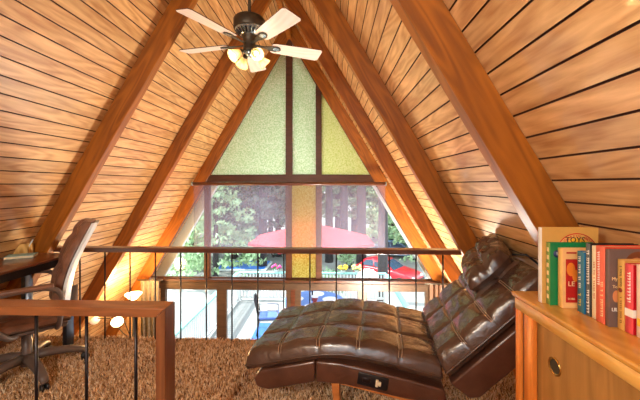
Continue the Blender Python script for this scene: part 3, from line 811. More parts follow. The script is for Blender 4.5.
# ------------------------------------------------------------------ office chair
OC = thing('office_chair', 'brown leather swivel office chair with pale back shell at the desk', 'chair', (-1.435,2.105,0), math.radians(224))
mb = MB()
def seatf(sign):
    def g(u, v):
        a, b_ = u*2-1, v*2-1; e = (max(0,1-a**6)**0.5)*(max(0,1-b_**6)**0.5)
        h = 0.030*sign*e
        if sign > 0: h += 0.012*e*abs(math.sin(b_*PI*2.5)) + 0.01*a*a
        return Vector((a*0.23+0.01, b_*0.235, 0.395+h))
    return g
mb.grid(seatf(1), 24, 30); mb.grid(lambda u, v: seatf(-1)(1-u, v), 24, 30)
obj('seat', mb, M_chairleather, OC)
mb = MB(); mb.prism([(-0.20,0.345),(0.19,0.345),(0.21,0.365),(-0.21,0.365)], -0.2, 0.2, 'xz', bev=0.008, seg=2, smooth=True); mb.rbox((-0.10,-0.09,0.30),(0.08,0.09,0.346),0.015)
obj('seat_pan', mb, M_chairplastic, OC)
BP = [(-0.195,0.43),(-0.207,0.52),(-0.223,0.64),(-0.260,0.77),(-0.310,0.89),(-0.360,0.99),(-0.382,1.035)]
def backf(front):
    def g(u, v):
        p = lerp_prof(BP, u); b_ = v*2-1
        w = 0.212*(1-0.18*max(0, u-0.75)/0.25 if u > 0.75 else 1)
        eu = min(1, min(u, 1-u)/0.10); ev = max(0, 1-abs(b_)**5)**0.5
        e = math.sqrt(max(0, 1-(1-eu)**2))*ev
        cr = 0.018*math.exp(-((u-0.45)/0.05)**2) + 0.014*math.exp(-((u-0.80)/0.04)**2) + 0.016*math.exp(-((abs(b_)-0.45)/0.10)**2)
        th_ = (0.062-cr)*e if front else -0.006*e
        wrap = 0.045*b_*b_ + (0.007*e*(abs(math.sin(b_*PI*3.5))**0.6) if front else 0)
        return Vector((p[0]+th_+wrap, b_*w, p[1]+0.1*th_))
    return g
mb = MB(); mb.grid(backf(True), 44, 28); mb.grid(lambda u, v: backf(False)(1-u, v), 44, 28)
obj('backrest', mb, M_chairleather, OC)
def shellf(off):
    def g(u, v):
        p = lerp_prof(BP, 0.03+0.94*u); b_ = v*2-1
        w = 0.215*(1-0.18*max(0, u-0.75)/0.25 if u > 0.75 else 1)
        return Vector((p[0]-0.010+off+0.050*b_*b_, b_*w, p[1]))
    return g
mb = MB(); mb.grid(shellf(-0.020), 24, 14); mb.grid(lambda u, v: shellf(-0.002)(1-u, v), 24, 14)
for u in (0.0, 1.0): mb.grid(lambda t, v, u=u: shellf(-0.020+0.018*t)(u, v), 1, 14)
for v in (0.0, 1.0): mb.grid(lambda u, t, v=v: shellf(-0.020+0.018*t)(u, v), 24, 1)
obj('back_shell', mb, M_chairshell, OC)['label'] = 'pale grey back shell'
obj('back_bracket', MB().tube([(-0.10,0,0.325),(-0.20,0,0.33),(-0.255,0,0.38),(-0.258,0,0.56)], 0.02, 10, flat=1.0), M_chairplastic, OC)
for s in (-1, 1):
    path = [(-0.15,s*0.20,0.35),(-0.16,s*0.265,0.41),(-0.17,s*0.275,0.56),(-0.12,s*0.275,0.632),(0.02,s*0.275,0.645),(0.13,s*0.272,0.630),(0.185,s*0.268,0.575),(0.165,s*0.262,0.47),(0.09,s*0.25,0.37),(0.05,s*0.20,0.35)]
    sm_ = []
    for i in range(len(path)-1):
        for k in range(4):
            t_ = k/4; p0 = Vector(path[max(i-1,0)]); p1 = Vector(path[i]); p2 = Vector(path[i+1]); p3 = Vector(path[min(i+2,len(path)-1)])
            sm_.append(0.5*((2*p1)+(-p0+p2)*t_+(2*p0-5*p1+4*p2-p3)*t_*t_+(-p0+3*p1-3*p2+p3)*t_**3))
    sm_.append(Vector(path[-1]))
    ar = obj('armrest', MB().tube(sm_, 0.016, 10), M_chairplastic, OC)
    obj('arm_pad', MB().rbox((-0.13,s*0.275-0.026,0.640),(0.13,s*0.275+0.026,0.664),0.010,3), M_chairleather, ar)
mb = MB(); mb.lathe([(0.0,0.075),(0.034,0.075),(0.036,0.14),(0.028,0.16),(0.028,0.25),(0.022,0.255),(0.022,0.31),(0.0,0.31)], (0,0,0), 20)
obj('gas_column', mb, M_chairplastic, OC)
for k in range(5):
    a = math.radians(41-224+72*k); d = Vector((math.cos(a), math.sin(a), 0))
    P = [d*0.02+Vector((0,0,0.125)), d*0.11+Vector((0,0,0.130)), d*0.22+Vector((0,0,0.112)), d*0.30+Vector((0,0,0.086)), d*0.335+Vector((0,0,0.060))]
    lg = obj('base_leg', MB().tube(P, [0.040,0.036,0.031,0.027,0.018], 10, flat=0.8), M_chairplastic, OC)
    q = Vector((-d.y, d.x, 0)); mb = MB(); c = d*0.318+Vector((0,0,0.027))
    for sgn in (-1, 1):
        Mw = Matrix.Translation(c+q*sgn*0.014) @ q.to_track_quat('Z','Y').to_matrix().to_4x4()
        mb.lathe([(0,-0.009),(0.02,-0.009),(0.026,-0.005),(0.026,0.005),(0.02,0.009),(0,0.009)], (0,0,0), 16, M=Mw)
    mb.tube([c, c+Vector((0,0,0.045))], 0.007, 8)
    obj('caster', mb, M_black, lg)

# ------------------------------------------------------------------ ceiling fan
FN = thing('ceiling_fan', 'five blade ceiling fan with bronze motor and frosted glass lamps hanging from ridge', 'ceiling fan', (-0.012,2.5,2.40))
obj('down_rod', MB().tube([(0,0,0.20),(0,0,1.17)], 0.0125, 12), M_bronze, FN)
obj('canopy', MB().lathe([(0,1.20),(0.062,1.20),(0.06,1.13),(0.025,1.08),(0.0,1.08)], (0,0,0), 24), M_bronze, FN)
obj('motor_housing', MB().lathe([(0,0.235),(0.035,0.235),(0.06,0.222),(0.112,0.205),(0.123,0.19),(0.123,0.125),(0.118,0.115),(0.10,0.112)], (0,0,0), 36), M_bronze, FN)
vr = obj('vent_ring', MB().lathe([(0.112,0.113),(0.100,0.096),(0.072,0.072),(0.05,0.066)], (0,0,0), 36), M_silverblue, FN)
mb = MB()
for k in range(20):
    a = 2*PI*k/20; M = Matrix.Rotation(a, 4, 'Z')
    mb.prism([(0.075,0.071),(0.106,0.101),(0.108,0.098),(0.077,0.068)], -0.006, 0.006, 'xz', M=M)
obj('vent_slots', mb, M_black, vr)
obj('switch_housing', MB().lathe([(0.06,0.075),(0.062,0.06),(0.050,0.05),(0.047,0.03),(0.047,-0.035),(0.05,-0.04),(0.05,-0.05),(0.03,-0.055),(0.0,-0.055)], (0,0,0), 28), M_bronze, FN)
obj('light_hub', MB().lathe([(0.0,-0.090),(0.02,-0.088),(0.034,-0.075),(0.036,-0.058),(0.03,-0.054),(0,-0.054)], (0,0,0), 20), M_silverblue, FN)
for k in range(5):
    a = math.radians(24+72*k); M = Matrix.Rotation(a, 4, 'Z')
    Mb = M @ Matrix.Translation((0,0,0.005)) @ Matrix.Rotation(math.radians(-12), 4, 'X')
    out = [(0.175,-0.050),(0.20,-0.060),(0.40,-0.070),(0.577,-0.076),(0.597,-0.060),(0.597,0.060),(0.577,0.076),(0.40,0.070),(0.20,0.060),(0.175,0.050)]
    mb = MB(); mb.prism(out, -0.003, 0.003, 'xy', M=None)
    for i in range(len(mb.f)): mb.m[i] = 1 if i >= 2 else 0
    mb.v = [Mb @ v for v in mb.v]
    mb2 = MB(); mb2.v = mb.v; mb2.f = mb.f; mb2.m = mb.m; mb2.sm = mb.sm
    bl = bpy.data.objects.new('blade', None) if 0 else None
    # blade keeps its own axes so the grain runs along it
    me = MB(); me.prism(out, -0.003, 0.003, 'xy')
    me.m = [0, 0]+[1]*(len(me.f)-2)
    bl = obj('blade', me, [M_blade, M_bladeedge], FN); bl.matrix_local = Mb
    br = MB()
    br.prism([(0.045,-0.016),(0.12,-0.012),(0.17,-0.030),(0.215,-0.034),(0.245,-0.022),(0.255,0.0),(0.245,0.022),(0.215,0.034),(0.17,0.030),(0.12,0.012),(0.045,0.016)], -0.010, -0.004, 'xy', bev=0.001, seg=1)
    bk = obj('blade_iron', br, M_bronze, bl)
    obj('iron_inlay', MB().prism([(0.185,-0.016),(0.215,-0.024),(0.238,-0.012),(0.242,0.006),(0.225,0.020),(0.195,0.014)], -0.0125, -0.0098, 'xy'), M_silverblue, bk)
for k in range(4):
    a = math.radians(40+90*k); d = Vector((math.cos(a), math.sin(a), 0)); mb = MB()
    P = [d*0.03+Vector((0,0,-0.07)), d*0.05+Vector((0,0,-0.062)), d*0.068+Vector((0,0,-0.068))]
    ar = obj('lamp_arm', MB().tube(P, 0.009, 10), M_bronze, FN)
    ax = (d*0.80+Vector((0,0,-0.60))).normalized()
    Ms = Matrix.Translation(P[-1]) @ ax.to_track_quat('Z','Y').to_matrix().to_4x4() @ Matrix.Scale(0.84, 4)
    obj('lamp_holder', MB().lathe([(0,-0.012),(0.02,-0.012),(0.024,0.012),(0.02,0.02),(0,0.02)], (0,0,0), 16, M=Ms), M_bronze, ar)
    obj('lamp_shade', MB().lathe([(0.022,0.014),(0.030,0.022),(0.036,0.045),(0.044,0.075),(0.058,0.105),(0.062,0.112),(0.060,0.112),(0.055,0.104),(0.041,0.075),(0.033,0.045),(0.027,0.024),(0.0,0.018)], (0,0,0), 28, M=Ms), M_fanglass, ar)
    light('bulb_light', 'POINT', P[-1]+ax*0.08, 0.4, (1,0.86,0.66), ar, shadow_soft_size=0.03)
    obj('bulb', MB().lathe([(0,0.02),(0.011,0.02),(0.013,0.04),(0.022,0.06),(0.024,0.072),(0.018,0.088),(0.0,0.094)], (0,0,0), 16, M=Ms), M_lampwhite, ar)

# ------------------------------------------------------------------ roller shade, curtains, floor lamp
RS = thing('roller_shade', 'sheer lilac roller shade pulled down across the middle windows', 'window shade', (0.024,4.70,1.31))
xa, xb = -1.458, 1.405
obj('roller_tube', MB().tube([(xa,0,0.0),(xb,0,0.0)], 0.026, 16), M_rail_dark, RS)
mb = MB(); mb.add([(xa+0.005,0.03,0),(xb-0.005,0.03,0),(xb-0.005,0.03,-0.95),(xa+0.005,0.03,-0.95)], [(0,1,2,3)])
obj('mesh_fabric', mb, M_shade, RS)
obj('hem_bar', MB().rbox((xa,0.020,-0.968),(xb,0.040,-0.945),0.004,1), M_rail_dark, RS)
for x in (xa, xb): obj('bracket', MB().rbox((x-0.008,-0.03,-0.03),(x+0.008,0.05,0.03),0.004,1), M_silverblue, RS)
def curtain(x0, x1, z0, z1, y, n, mat, label, name='curtain'):
    mb = MB()
    def f(off):
        def g(u, v):
            x = x0+(x1-x0)*u; w = 0.6+0.4*v
            return (x, y+0.028*w*math.sin(u*n*2*PI)+0.01*math.sin(u*n*PI*1.7)+off, z1+(z0-z1)*v)
        return g
    mb.grid(f(0), n*14, 8); mb.grid(lambda u, v: f(-0.004)(1-u, v), n*14, 8)
    o = thing(name, label, 'curtain', ((x0+x1)/2, y, z0), 0)
    c = obj('curtain_fabric', mb, mat, o); c.location = (-(x0+x1)/2, -y, -z0)
    r = obj('curtain_rod', MB().tube([(x0-0.05-(x0+x1)/2,0,z1-z0+0.012),(x1+0.05-(x0+x1)/2,0,z1-z0+0.012)], 0.011, 10), M_bronze, o)
    return o
curtain(-2.17, -1.90, ZLOW+0.05, -0.12, 4.62, 4, M_curtgrey, 'grey brown pleated curtain left of the glass doors below')
curtain(2.02, 2.36, ZLOW+0.05, -0.13, 4.62, 5, M_curt, 'brown pleated curtain right of the lower windows')

FL = thing('floor_lamp', 'lit floor lamp with a torch bowl and two side heads in the lower room', 'lamp', (-2.02,4.2,ZLOW))
h0 = -ZLOW
obj('lamp_base', MB().lathe([(0,0),(0.14,0),(0.14,0.015),(0.05,0.03),(0.012,0.05),(0,0.05)], (0,0,0), 24), M_bronze, FL)
obj('pole', MB().tube([(0,0,0.04),(0,0,h0-0.23)], 0.012, 10), M_bronze, FL)
obj('torch_bowl', MB().lathe([(0.0,h0-0.25),(0.04,h0-0.24),(0.075,h0-0.20),(0.105,h0-0.165),(0.10,h0-0.165),(0.07,h0-0.195),(0.0,h0-0.235)], (0,0,0), 28), M_lampshade, FL)
for (dx, dz, mm, rr) in ((-0.22,-0.545,M_lampshade,0.075),(-0.53,-0.53,M_lampwhite,0.06)):
    a = obj('side_arm', MB().tube([(0,0,h0-0.80),(dx*0.25,0,h0-0.70),(dx*0.6,0,h0+dz+0.03),(dx*0.9,0,h0+dz+0.03),(dx,0,h0+dz)], 0.006, 8), M_bronze, FL)
    obj('side_shade', MB().ball((dx,0,h0+dz),(rr,rr,rr*0.85),18), mm, a)
light('lamp_light', 'POINT', (0,0,h0-0.08), 17, (1,0.62,0.26), FL, shadow_soft_size=0.10)
FL_FILL = thing('floor_lamp', 'added fill light, an unseen torch lamp in the lower room behind the chaise', 'lamp', (1.3,3.82,ZLOW))  # added lamp, hidden by the chaise, to brighten the roof slopes
obj('lamp_base', MB().lathe([(0,0),(0.14,0),(0.14,0.015),(0.05,0.03),(0.012,0.05),(0,0.05)], (0,0,0), 24), M_bronze, FL_FILL)
obj('pole', MB().tube([(0,0,0.04),(0,0,h0-0.62)], 0.012, 10), M_bronze, FL_FILL)
obj('torch_bowl', MB().lathe([(0.0,h0-0.64),(0.04,h0-0.63),(0.10,h0-0.59),(0.14,h0-0.545),(0.135,h0-0.545),(0.09,h0-0.585),(0.0,h0-0.625)], (0,0,0), 28), M_lampshade, FL_FILL)
light('lamp_light', 'POINT', (0,0,h0-0.46), 100, (1,0.92,0.80), FL_FILL, shadow_soft_size=0.22)

CL = thing('fill_pendant', 'added fill light shaped as a white globe pendant hanging from the left roof slope behind the viewer', 'lamp', (-0.5,-0.7,2.10))  # unseen pendant, added behind the camera as fill light
obj('cord', MB().tube([(0,0,0.14),(0,0,0.86)], 0.005, 8), M_black, CL)
obj('ceiling_cup', MB().lathe([(0,0.88),(0.03,0.84),(0.03,0.78),(0.0,0.77)], (0,0,0), 20), M_bronze, CL)
obj('lamp_cap', MB().lathe([(0,0.15),(0.03,0.15),(0.05,0.10),(0.0,0.10)], (0,0,0), 20), M_bronze, CL)
obj('globe_shade', MB().ball((0,0,0),(0.13,0.13,0.12),24), M_lampwhite, CL)
light('lamp_light', 'POINT', (0,0,-0.16), 44, (1,0.90,0.76), CL, shadow_soft_size=0.12)

# ------------------------------------------------------------------ outdoors: deck
ZD = ZLOW-0.02
struct('deck_floor', MB().box((-2.46,YG+0.10,ZD-0.12),(2.46,10.55,ZD)), M_deck)
struct('ground', MB().box((-60,YG+0.1,-5.2),(60,120,-5.0)), M_gravel)
def deck_rail(name, label, p0, p1, n):
    d = Vector((p1[0]-p0[0], p1[1]-p0[1], 0)); ln = d.length; a = math.atan2(d.y, d.x)
    o = thing(name, label, 'railing', (p0[0],p0[1],ZD), a, 'white deck railings')
    obj('top_rail', MB().rbox((0,-0.07,0.90),(ln,0.07,0.94),0.006,1), M_teal, o)['label'] = 'teal capping board'
    obj('bottom_rail', MB().box((0,-0.03,0.08),(ln,0.03,0.14)), M_white, o)
    for i in range(n):
        x = 0.05+(ln-0.1)*i/(n-1)
        obj('picket', MB().box((x-0.028,-0.012,0.14),(x+0.028,0.012,0.90)), M_white, o)
    for x in (0.04, ln-0.04): obj('post', MB().box((x-0.045,-0.045,0),(x+0.045,0.045,0.899)), M_white, o)
deck_rail('deck_railing', 'white picket deck railing on the left side with teal cap', (-2.42,5.1), (-2.42,10.36), 48)
deck_rail('deck_railing', 'white picket deck railing across the far end with teal cap', (-2.42,10.48), (2.42,10.48), 44)
deck_rail('deck_railing', 'white picket deck railing on the right side with teal cap', (2.42,5.1), (2.42,10.36), 48)
tag(obj('deck_rug', MB().rbox((-0.75,-0.55,0),(0.75,0.55,0.012),0.004,1), M_mat_blue, None, (-0.60,8.2,ZD+0.001)), 'flat blue rug on the white deck beside the patio chair', 'rug')
# umbrella
UM = thing('patio_umbrella', 'open red patio umbrella over the deck table outside', 'umbrella', (0.13,8.5,ZD))
uz = -ZD
obj('pole', MB().tube([(0,0,0.02),(0,0,uz+0.20)], 0.022, 12), M_pole, UM)
mb = MB(); R_ = 1.68; zt, zr = uz+0.255, uz-0.15
def can(u, v):
    k = v*8; i = int(k) % 8; f = k-int(k)
    a0 = 2*PI*i/8+PI/8; a1 = 2*PI*(i+1)/8+PI/8
    p = Vector((math.cos(a0), math.sin(a0), 0)).lerp(Vector((math.cos(a1), math.sin(a1), 0)), f)
    sag = 0.05*math.sin(PI*f)*u*u
    return (p.x*R_*u*(1-0.03*math.sin(PI*f)), p.y*R_*u*(1-0.03*math.sin(PI*f)), zt+(zr-zt)*(u**1.15)+sag*0.3)
mb.grid(can, 14, 64, smooth=False)
def val(u, v):
    p = can(1.0, v); return (p[0], p[1], p[2]-0.07*u)
mb.grid(val, 1, 64, smooth=False)
obj('canopy', mb, M_red_umb, UM)
obj('finial', MB().ball((0,0,zt+0.03),0.035), M_pole, UM)
for k in range(8):
    a = 2*PI*k/8+PI/8
    obj('rib', MB().tube([(0.03*math.cos(a),0.03*math.sin(a),zt-0.03),(R_*0.5*math.cos(a),R_*0.5*math.sin(a),zt+(zr-zt)*0.5**1.15-0.02),(R_*0.97*math.cos(a),R_*0.97*math.sin(a),zr-0.005)], 0.009, 6), M_pole, UM)
# table
PT = thing('patio_table', 'round blue patio table under the red umbrella', 'table', (0.18,8.5,ZD))
obj('table_top', MB().lathe([(0.026,0.70),(0.80,0.70),(0.82,0.71),(0.82,0.725),(0.80,0.735),(0.026,0.735)], (0,0,0), 48), M_tableblue, PT)
for k in range(4):
    a = PI/4+PI/2*k; c, s_ = math.cos(a), math.sin(a)
    obj('leg', MB().tube([(0.55*c,0.55*s_,0.70),(0.45*c,0.45*s_,0.35),(0.62*c,0.62*s_,0.0)], 0.018, 8), M_pole, PT)
for i, (dx, dy) in enumerate(((0.05,0.52),(0.42,0.10),(-0.05,-0.45),(-0.50,0.12))):
    o = obj('placemat', MB().lathe([(0,0),(0.205,0),(0.205,0.004),(0,0.004)], (0,0,0), 28), M_placemat, None, (0.18+dx,8.5+dy,ZD+0.736))
    tag(o, ('round white placemat at far side of blue patio table','round white placemat at right of the red lantern','round white placemat at near side of blue patio table','round white placemat before the blue cushioned patio chair')[i], 'placemat', 'placemats on the patio table')
LT = thing('table_lantern', 'small red candle lantern on the blue patio table', 'lantern', (0.215,8.18,ZD+0.736))
obj('lantern_body', MB().lathe([(0,0),(0.05,0),(0.055,0.02),(0.05,0.10),(0.075,0.16),(0.08,0.20),(0.07,0.21),(0.0,0.21)], (0,0,0), 20), M_lantern, LT)
obj('lantern_rim', MB().lathe([(0.07,0.20),(0.088,0.21),(0.085,0.235),(0.05,0.245),(0.0,0.245)], (0,0,0), 20), M_placemat, LT)
# patio chair facing the table
PC = thing('patio_chair', 'metal patio chair with blue cushion on the blue rug', 'chair', (-0.98,8.25,ZD), math.radians(8))
obj('seat_cushion', MB().rbox((-0.24,-0.24,0.40),(0.26,0.24,0.47),0.02,3), M_bluefab, PC)
mb = MB(); 
for s in (-1, 1): mb.tube([(-0.24,s*0.24,0.40),(-0.30,s*0.24,0.70),(-0.36,s*0.22,0.93)], 0.014, 8)
mb.tube([(-0.36,-0.22,0.93),(-0.375,0,0.97),(-0.36,0.22,0.93)], 0.014, 8)
for i in range(-2, 3): mb.tube([(-0.25,i*0.075,0.44),(-0.365,i*0.07,0.95)], 0.007, 6)
for k in range(6): mb.tube([(-0.26-0.02*k,-0.23,0.48+0.08*k),(-0.26-0.02*k,0.23,0.48+0.08*k)], 0.006, 6)
obj('backrest', mb, M_pole, PC)
for s in (-1, 1):
    obj('leg', MB().tube([(-0.24,s*0.24,0.41),(-0.30,s*0.25,0.0)], 0.015, 8), M_pole, PC)
    obj('leg', MB().tube([(0.23,s*0.24,0.62),(0.24,s*0.25,0.0)], 0.015, 8), M_wheel, PC)
    obj('arm', MB().tube([(-0.28,s*0.245,0.64),(0.0,s*0.25,0.65),(0.23,s*0.24,0.62)], 0.016, 8), M_wheel, PC)
obj('seat_frame', MB().box((-0.25,-0.25,0.375),(0.25,0.25,0.398)), M_wheel, PC)

# flowers on the far deck rail
def leaf_cloud(rng, n, c, r3, size, bias=0.35):
    vs = []; fs = []
    for _ in range(n):
        while True:
            p = Vector((rng.uniform(-1,1), rng.uniform(-1,1), rng.uniform(-1,1)))
            if bias < p.length < 1: break
        p = Vector((c[0]+p.x*r3[0], c[1]+p.y*r3[1], c[2]+p.z*r3[2]))
        a = Vector((rng.gauss(0,1), rng.gauss(0,1), rng.gauss(0,1))).normalized(); b_ = a.orthogonal().normalized(); cc = a.cross(b_)
        s = size*rng.uniform(0.6,1.3); k = len(vs)
        vs += [p-b_*s-cc*s*0.35, p+b_*s*0.2-cc*s*0.55, p+b_*s*1.1, p+b_*s*0.2+cc*s*0.55]
        fs.append((k,k+1,k+2,k+3))
    return vs, fs
def flowers(x, y, z, mat, label, seed, n=26):
    rng = random.Random(seed)
    o = thing('flower_pot', label, 'flower pot', (x,y,z))
    obj('pot', MB().lathe([(0,0),(0.06,0),(0.08,0.08),(0.085,0.09),(0.07,0.09),(0,0.08)], (0,0,0), 16), M_white, o)
    vs, fs = leaf_cloud(rng, 90, (0,0,0.13), (0.16,0.12,0.08), 0.035); obj('leaves', MB().add(vs, fs), M_leafmid, o)
    mb = MB()
    for i in range(n): mb.ball((rng.uniform(-0.14,0.14), rng.uniform(-0.11,0.08), 0.12+rng.uniform(0,0.11)), 0.032, 8)
    obj('blossoms', mb, mat, o)
zr_ = ZD+0.941
flowers(-1.17, 10.48, zr_, plain('blossom_pink', srgb(226,60,140), 0.6), 'pot of pink flowers on the white deck railing', 1, 16)
flowers(1.02, 10.48, zr_, plain('blossom_yellow', srgb(255,204,50), 0.6), 'pot of deep yellow flowers on the white deck railing', 2)
flowers(1.46, 10.48, zr_, plain('blossom_lemon', srgb(244,238,140), 0.6), 'pot of pale lemon flowers on the white deck railing', 3)

# ------------------------------------------------------------------ pool and cars
ZG = -5.0
PL = thing('swimming_pool', 'bright blue above ground pool with pale rim beyond the deck', 'pool', (-6.0,24.3,ZG))
obj('pool_wall', MB().prism([(-1.9,-1.35),(1.9,-1.35),(1.9,1.35),(-1.9,1.35)], 0, 0.15, 'xy', bev=0.05), M_white, PL)
obj('pool_water', MB().box((-1.75,-1.2,0.15),(1.75,1.2,0.18)), M_pool, PL)
def car(loc, rz, paint, label, group=None):
    o = thing('car', label, 'car', loc, rz, group)
    # body side outline (x forward)
    low = [(-2.1,0.30),(-2.15,0.62),(-2.05,0.92),(-1.2,0.98),(0.75,0.98),(1.6,0.88),(2.05,0.70),(2.12,0.42),(2.05,0.28)]
    obj('body', MB().prism(low, -0.86, 0.86, 'xz', bev=0.09, seg=3, smooth=True), paint, o)
    cab = [(-1.75,0.95),(-1.35,1.40),(-0.75,1.48),(0.05,1.45),(0.85,0.95)]
    mb = MB(); bm = bmesh.new()
    A = [bm.verts.new((p[0], -0.80 if p[1] < 1 else -0.62, p[1])) for p in cab]; B = [bm.verts.new((p[0], 0.80 if p[1] < 1 else 0.62, p[1])) for p in cab]
    bm.faces.new(A); bm.faces.new(B[::-1])
    for i in range(len(cab)): bm.faces.new((A[i], B[i], B[(i+1) % len(cab)], A[(i+1) % len(cab)]))
    bmesh.ops.recalc_face_normals(bm, faces=list(bm.faces)); bmesh.ops.bevel(bm, geom=list(bm.edges), offset=0.05, segments=2, affect='EDGES')
    mb.frombm(bm, 0, True); obj('cabin', mb, paint, o)
    for s in (-1, 1):
        for pts in (((-1.50,1.02),(-1.22,1.36),(-0.70,1.41),(-0.62,1.02)),((-0.54,1.02),(-0.62,1.41),(0.0,1.38),(0.62,1.02))):
            f = lambda p: (p[0], s*(0.80-0.18*(p[1]-0.95)/0.5+0.006), p[1])
            f2 = lambda p: (p[0], s*(0.80-0.18*(p[1]-0.95)/0.5-0.03), p[1])
            n = len(pts); vs = [f(p) for p in pts]+[f2(p) for p in pts]
            obj('side_window', MB().add(vs, [tuple(range(n)), tuple(range(n,2*n))[::-1]]+[(i,(i+1) % n,n+(i+1) % n,n+i) for i in range(n)]), M_carglass, o)
    def quad(p0, p1, w0, w1, off):
        d = Vector((p1[0]-p0[0],0,p1[1]-p0[1])).normalized(); nn = Vector((d.z,0,-d.x))*off
        if nn.z < 0: nn = -nn
        return [Vector((p0[0],-w0,p0[1]))+nn, Vector((p0[0],w0,p0[1]))+nn, Vector((p1[0],w1,p1[1]))+nn, Vector((p1[0],-w1,p1[1]))+nn]
    obj('windscreen', MB().add(quad((0.80,0.985),(0.12,1.40),0.70,0.56,0.012), [(0,1,2,3)]), M_carglass, o)
    obj('rear_window', MB().add(quad((-1.70,1.0),(-1.39,1.36),0.70,0.58,0.012), [(0,1,2,3)]), M_carglass, o)
    for x in (-1.3, 1.32):
        for s in (-1, 1):
            Mw = Matrix.Translation((x,s*0.80,0.33)) @ Matrix.Rotation(PI/2, 4, 'X')
            w = obj('wheel', MB().lathe([(0.0,-0.10),(0.2,-0.10),(0.30,-0.10),(0.33,-0.07),(0.33,0.07),(0.30,0.10),(0.2,0.10),(0.0,0.10)], (0,0,0), 24, M=Mw), M_tyre, o)
            obj('wheel_rim', MB().lathe([(0.0,-0.112),(0.16,-0.108),(0.19,-0.101)], (0,0,0), 20, M=Mw).lathe([(0.0,0.112),(0.16,0.108),(0.19,0.101)], (0,0,0), 20, M=Mw), M_wheel, w)
    for s in (-1, 1):
        obj('headlamp', MB().ball((2.03,s*0.62,0.66),(0.08,0.16,0.08),12), M_lampclear, o)
        obj('tail_lamp', MB().ball((-2.08,s*0.66,0.72),(0.06,0.12,0.10),12), Rd, o)
    obj('bumper', MB().rbox((2.02,-0.8,0.34),(2.17,0.8,0.50),0.04,2), M_tyre, o)
    return o
car((4.3,21.0,ZG), math.radians(-38), M_carred, 'red hatchback car parked beyond the deck at right')
car((6.4,28.0,ZG), math.radians(-12), M_carsil, 'slate blue car parked behind the red hatchback')

# ------------------------------------------------------------------ trees
def tree_meshes(seed, H, r, crown0, n, size, mat):
    rng = random.Random(seed)
    tr = MB().tube([(0,0,-0.1),(0.03,0.02,H*0.3),(-0.05,0.05,H*0.65),(0,0,H*0.98)], [r*1.15,r,r*0.7,r*0.12], 12)
    for k in range(16):
        z = crown0+(H*0.92-crown0)*k/16; a = rng.uniform(0,2*PI); l = (1-(z/H)**1.3)*3.0+0.5
        tr.tube([(0,0,z),(math.cos(a)*l*0.5,math.sin(a)*l*0.5,z+0.1),(math.cos(a)*l,math.sin(a)*l,z-0.25)], [r*0.22,r*0.14,0.02], 6)
    fo = MB()
    cl = int(n/26)
    for k in range(cl):
        z = crown0+(H-crown0)*(rng.random()**1.15); R = (1-(z-crown0)/(H-crown0+0.5))*3.1+0.5
        a = rng.uniform(0,2*PI); q = R*math.sqrt(rng.random()); s = rng.uniform(0.5,1.0)
        vs, fs = leaf_cloud(rng, 26, (math.cos(a)*q, math.sin(a)*q, z-0.15*q), (0.75*s,0.75*s,0.34*s), size, 0.1)
        fo.add(vs, fs)
    return tr.mesh('trunk', M_bark), fo.mesh('foliage', mat)
V = [tree_meshes(11, 17, 0.30, 4.2, 8000, 0.19, M_leafdark), tree_meshes(12, 15, 0.24, 2.6, 8000, 0.19, M_leafmid), tree_meshes(13, 13, 0.20, 1.0, 8000, 0.18, M_leaflight), tree_meshes(14, 19, 0.34, 9.0, 6000, 0.19, M_leafdark)]
def tree(x, y, v, s, rz, label, name='pine_tree', group=None):
    o = thing(name, label, 'tree', (x,y,ZG), rz, group); o.scale = (s,s,s)
    obj('trunk', V[v][0], None, o); obj('foliage', V[v][1], None, o)
    return o
def px(xp, D): return 0.632 + (xp-331)/320*D
tree(px(262,24), 24, 0, 1.0, 0.3, 'tall dark conifer whose bare trunk shows left of the umbrella top')
tree(px(329,26), 26, 3, 0.9, 1.3, 'thin trunked conifer close right of the amber glass strip')
tree(px(344,27), 27, 3, 0.95, 2.0, 'conifer with straight trunk rising behind the umbrella at right')
tree(px(361,23), 23, 3, 0.95, 4.0, 'thick trunked conifer behind the right edge of the umbrella')
tree(px(382,17.2), 17.2, 3, 0.75, 5.0, 'conifer whose trunk stands in front of the red hatchback')
tree(px(214,21), 21, 2, 0.85, 0.7, 'pale green leafy tree at the left window edge', 'leafy_tree')
tree(px(234,27), 27, 1, 0.9, 1.9, 'mid green conifer between the pale tree and the dark trunk')
tree(px(278,28), 28, 1, 1.0, 2.9, 'mid green conifer just left of the amber glass strip')
tree(px(190,26), 26, 1, 1.0, 4.4, 'mid green conifer at the far left beyond the shade')
tree(px(398,33), 33, 2, 1.1, 3.4, 'pale green leafy tree above the slate blue car', 'leafy_tree')
tree(px(418,27), 27, 2, 1.0, 5.4, 'pale green leafy tree right of the slate blue car', 'leafy_tree')
for i, (xp, D, v) in enumerate(((170,36,0),(205,38,1),(226,40,0),(248,37,0),(270,41,1),(296,38,0),(318,40,0),(337,37,1),(354,42,0),(374,38,1),(392,43,0),(415,40,0),(440,38,1),(140,34,1),(465,36,0))):
    tree(px(xp,D), D, v, 1.1+0.08*(i % 3), i*1.7, 'conifer in the dense far row closing the view behind the cars and pool', 'pine_tree', 'far row of conifers')
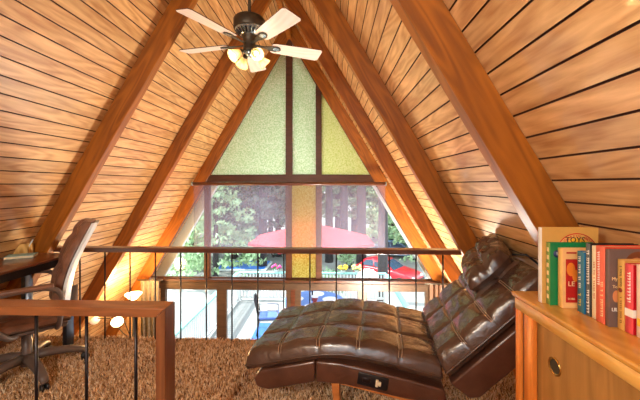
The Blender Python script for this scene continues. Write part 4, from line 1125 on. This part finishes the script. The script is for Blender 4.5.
def shrub(x, y, s, seed, mat, label):
    rng = random.Random(seed); o = thing('shrub', label, 'shrub', (x,y,ZG), 0, 'shrubs beyond the deck')
    mb = MB()
    for k in range(12):
        a = rng.uniform(0,2*PI); q = rng.uniform(0,0.8)*s
        vs, fs = leaf_cloud(rng, 40, (math.cos(a)*q, math.sin(a)*q, rng.uniform(0.25,0.95)*s), (0.45*s,0.45*s,0.35*s), 0.10, 0.1); mb.add(vs, fs)
    obj('foliage', mb, mat, o)
    mb = MB()
    for k in range(5):
        a = k*1.3; mb.tube([(0,0,-0.02),(math.cos(a)*0.3*s,math.sin(a)*0.3*s,0.5*s)], 0.03*s, 6)
    obj('stems', mb, M_bark, o)
shrub(px(332,19), 19, 1.2, 21, M_leafmid, 'bushy shrub behind the yellow flower pot at right')
shrub(px(272,27), 27.5, 1.7, 22, M_leafdark, 'dark shrub behind the pool and pink flowers')
shrub(px(218,29), 29, 1.8, 23, M_leafmid, 'wide shrub left behind the pool')
shrub(px(196,23), 23, 1.4, 24, M_leaflight, 'pale shrub at left between the railing and trees')
shrub(px(349,24), 24, 1.1, 25, M_leaflight, 'pale shrub left of the red hatchback')

# ------------------------------------------------------------------ light
w = bpy.data.worlds.new('daylight'); sc.world = w; w.use_nodes = True
nt = w.node_tree; nt.nodes.clear()
bg = nt.nodes.new('ShaderNodeBackground'); ou = nt.nodes.new('ShaderNodeOutputWorld')
bg.inputs[0].default_value = (0.86,0.94,1.0,1); bg.inputs[1].default_value = 1.35
nt.links.new(bg.outputs[0], ou.inputs[0])
sn = light('sun', 'SUN', (0,0,20), 3.5, (1,0.95,0.88), angle=math.radians(1.0))
S = Vector((-0.55,0.05,0.83)); sn.rotation_euler = S.to_track_quat('Z','Y').to_euler()
# light portals: front gable and the added back opening
def portal(y, rot, sx, sy, z):
    l = bpy.data.lights.new('daylight_portal', 'AREA'); l.shape = 'RECTANGLE'; l.size = sx; l.size_y = sy
    l.cycles.is_portal = True
    o = bpy.data.objects.new('daylight_portal', l); C.objects.link(o); o.location = (0,y,z); o.rotation_euler = (rot,0,0)
portal(YG+0.12, -PI/2, 5.6, 6.2, 0.55)
portal(YBACK-0.02, PI/2, 3.4, 2.9, 1.9)

# ------------------------------------------------------------------ camera
cam = bpy.data.cameras.new('camera'); co = bpy.data.objects.new('camera', cam); C.objects.link(co)
cam.sensor_width = 36; cam.lens = 18.0; cam.clip_start = 0.02; cam.clip_end = 300
cam.shift_y = -15.5/640
co.location = (0.632, 0, 1.3); co.rotation_euler = (PI/2, 0, 0.035)
sc.camera = co
vs_ = sc.view_settings
vs_.view_transform = 'Standard'; vs_.look = 'None'; vs_.gamma = 1.0; vs_.use_curve_mapping = False
vs_.exposure = 1.85
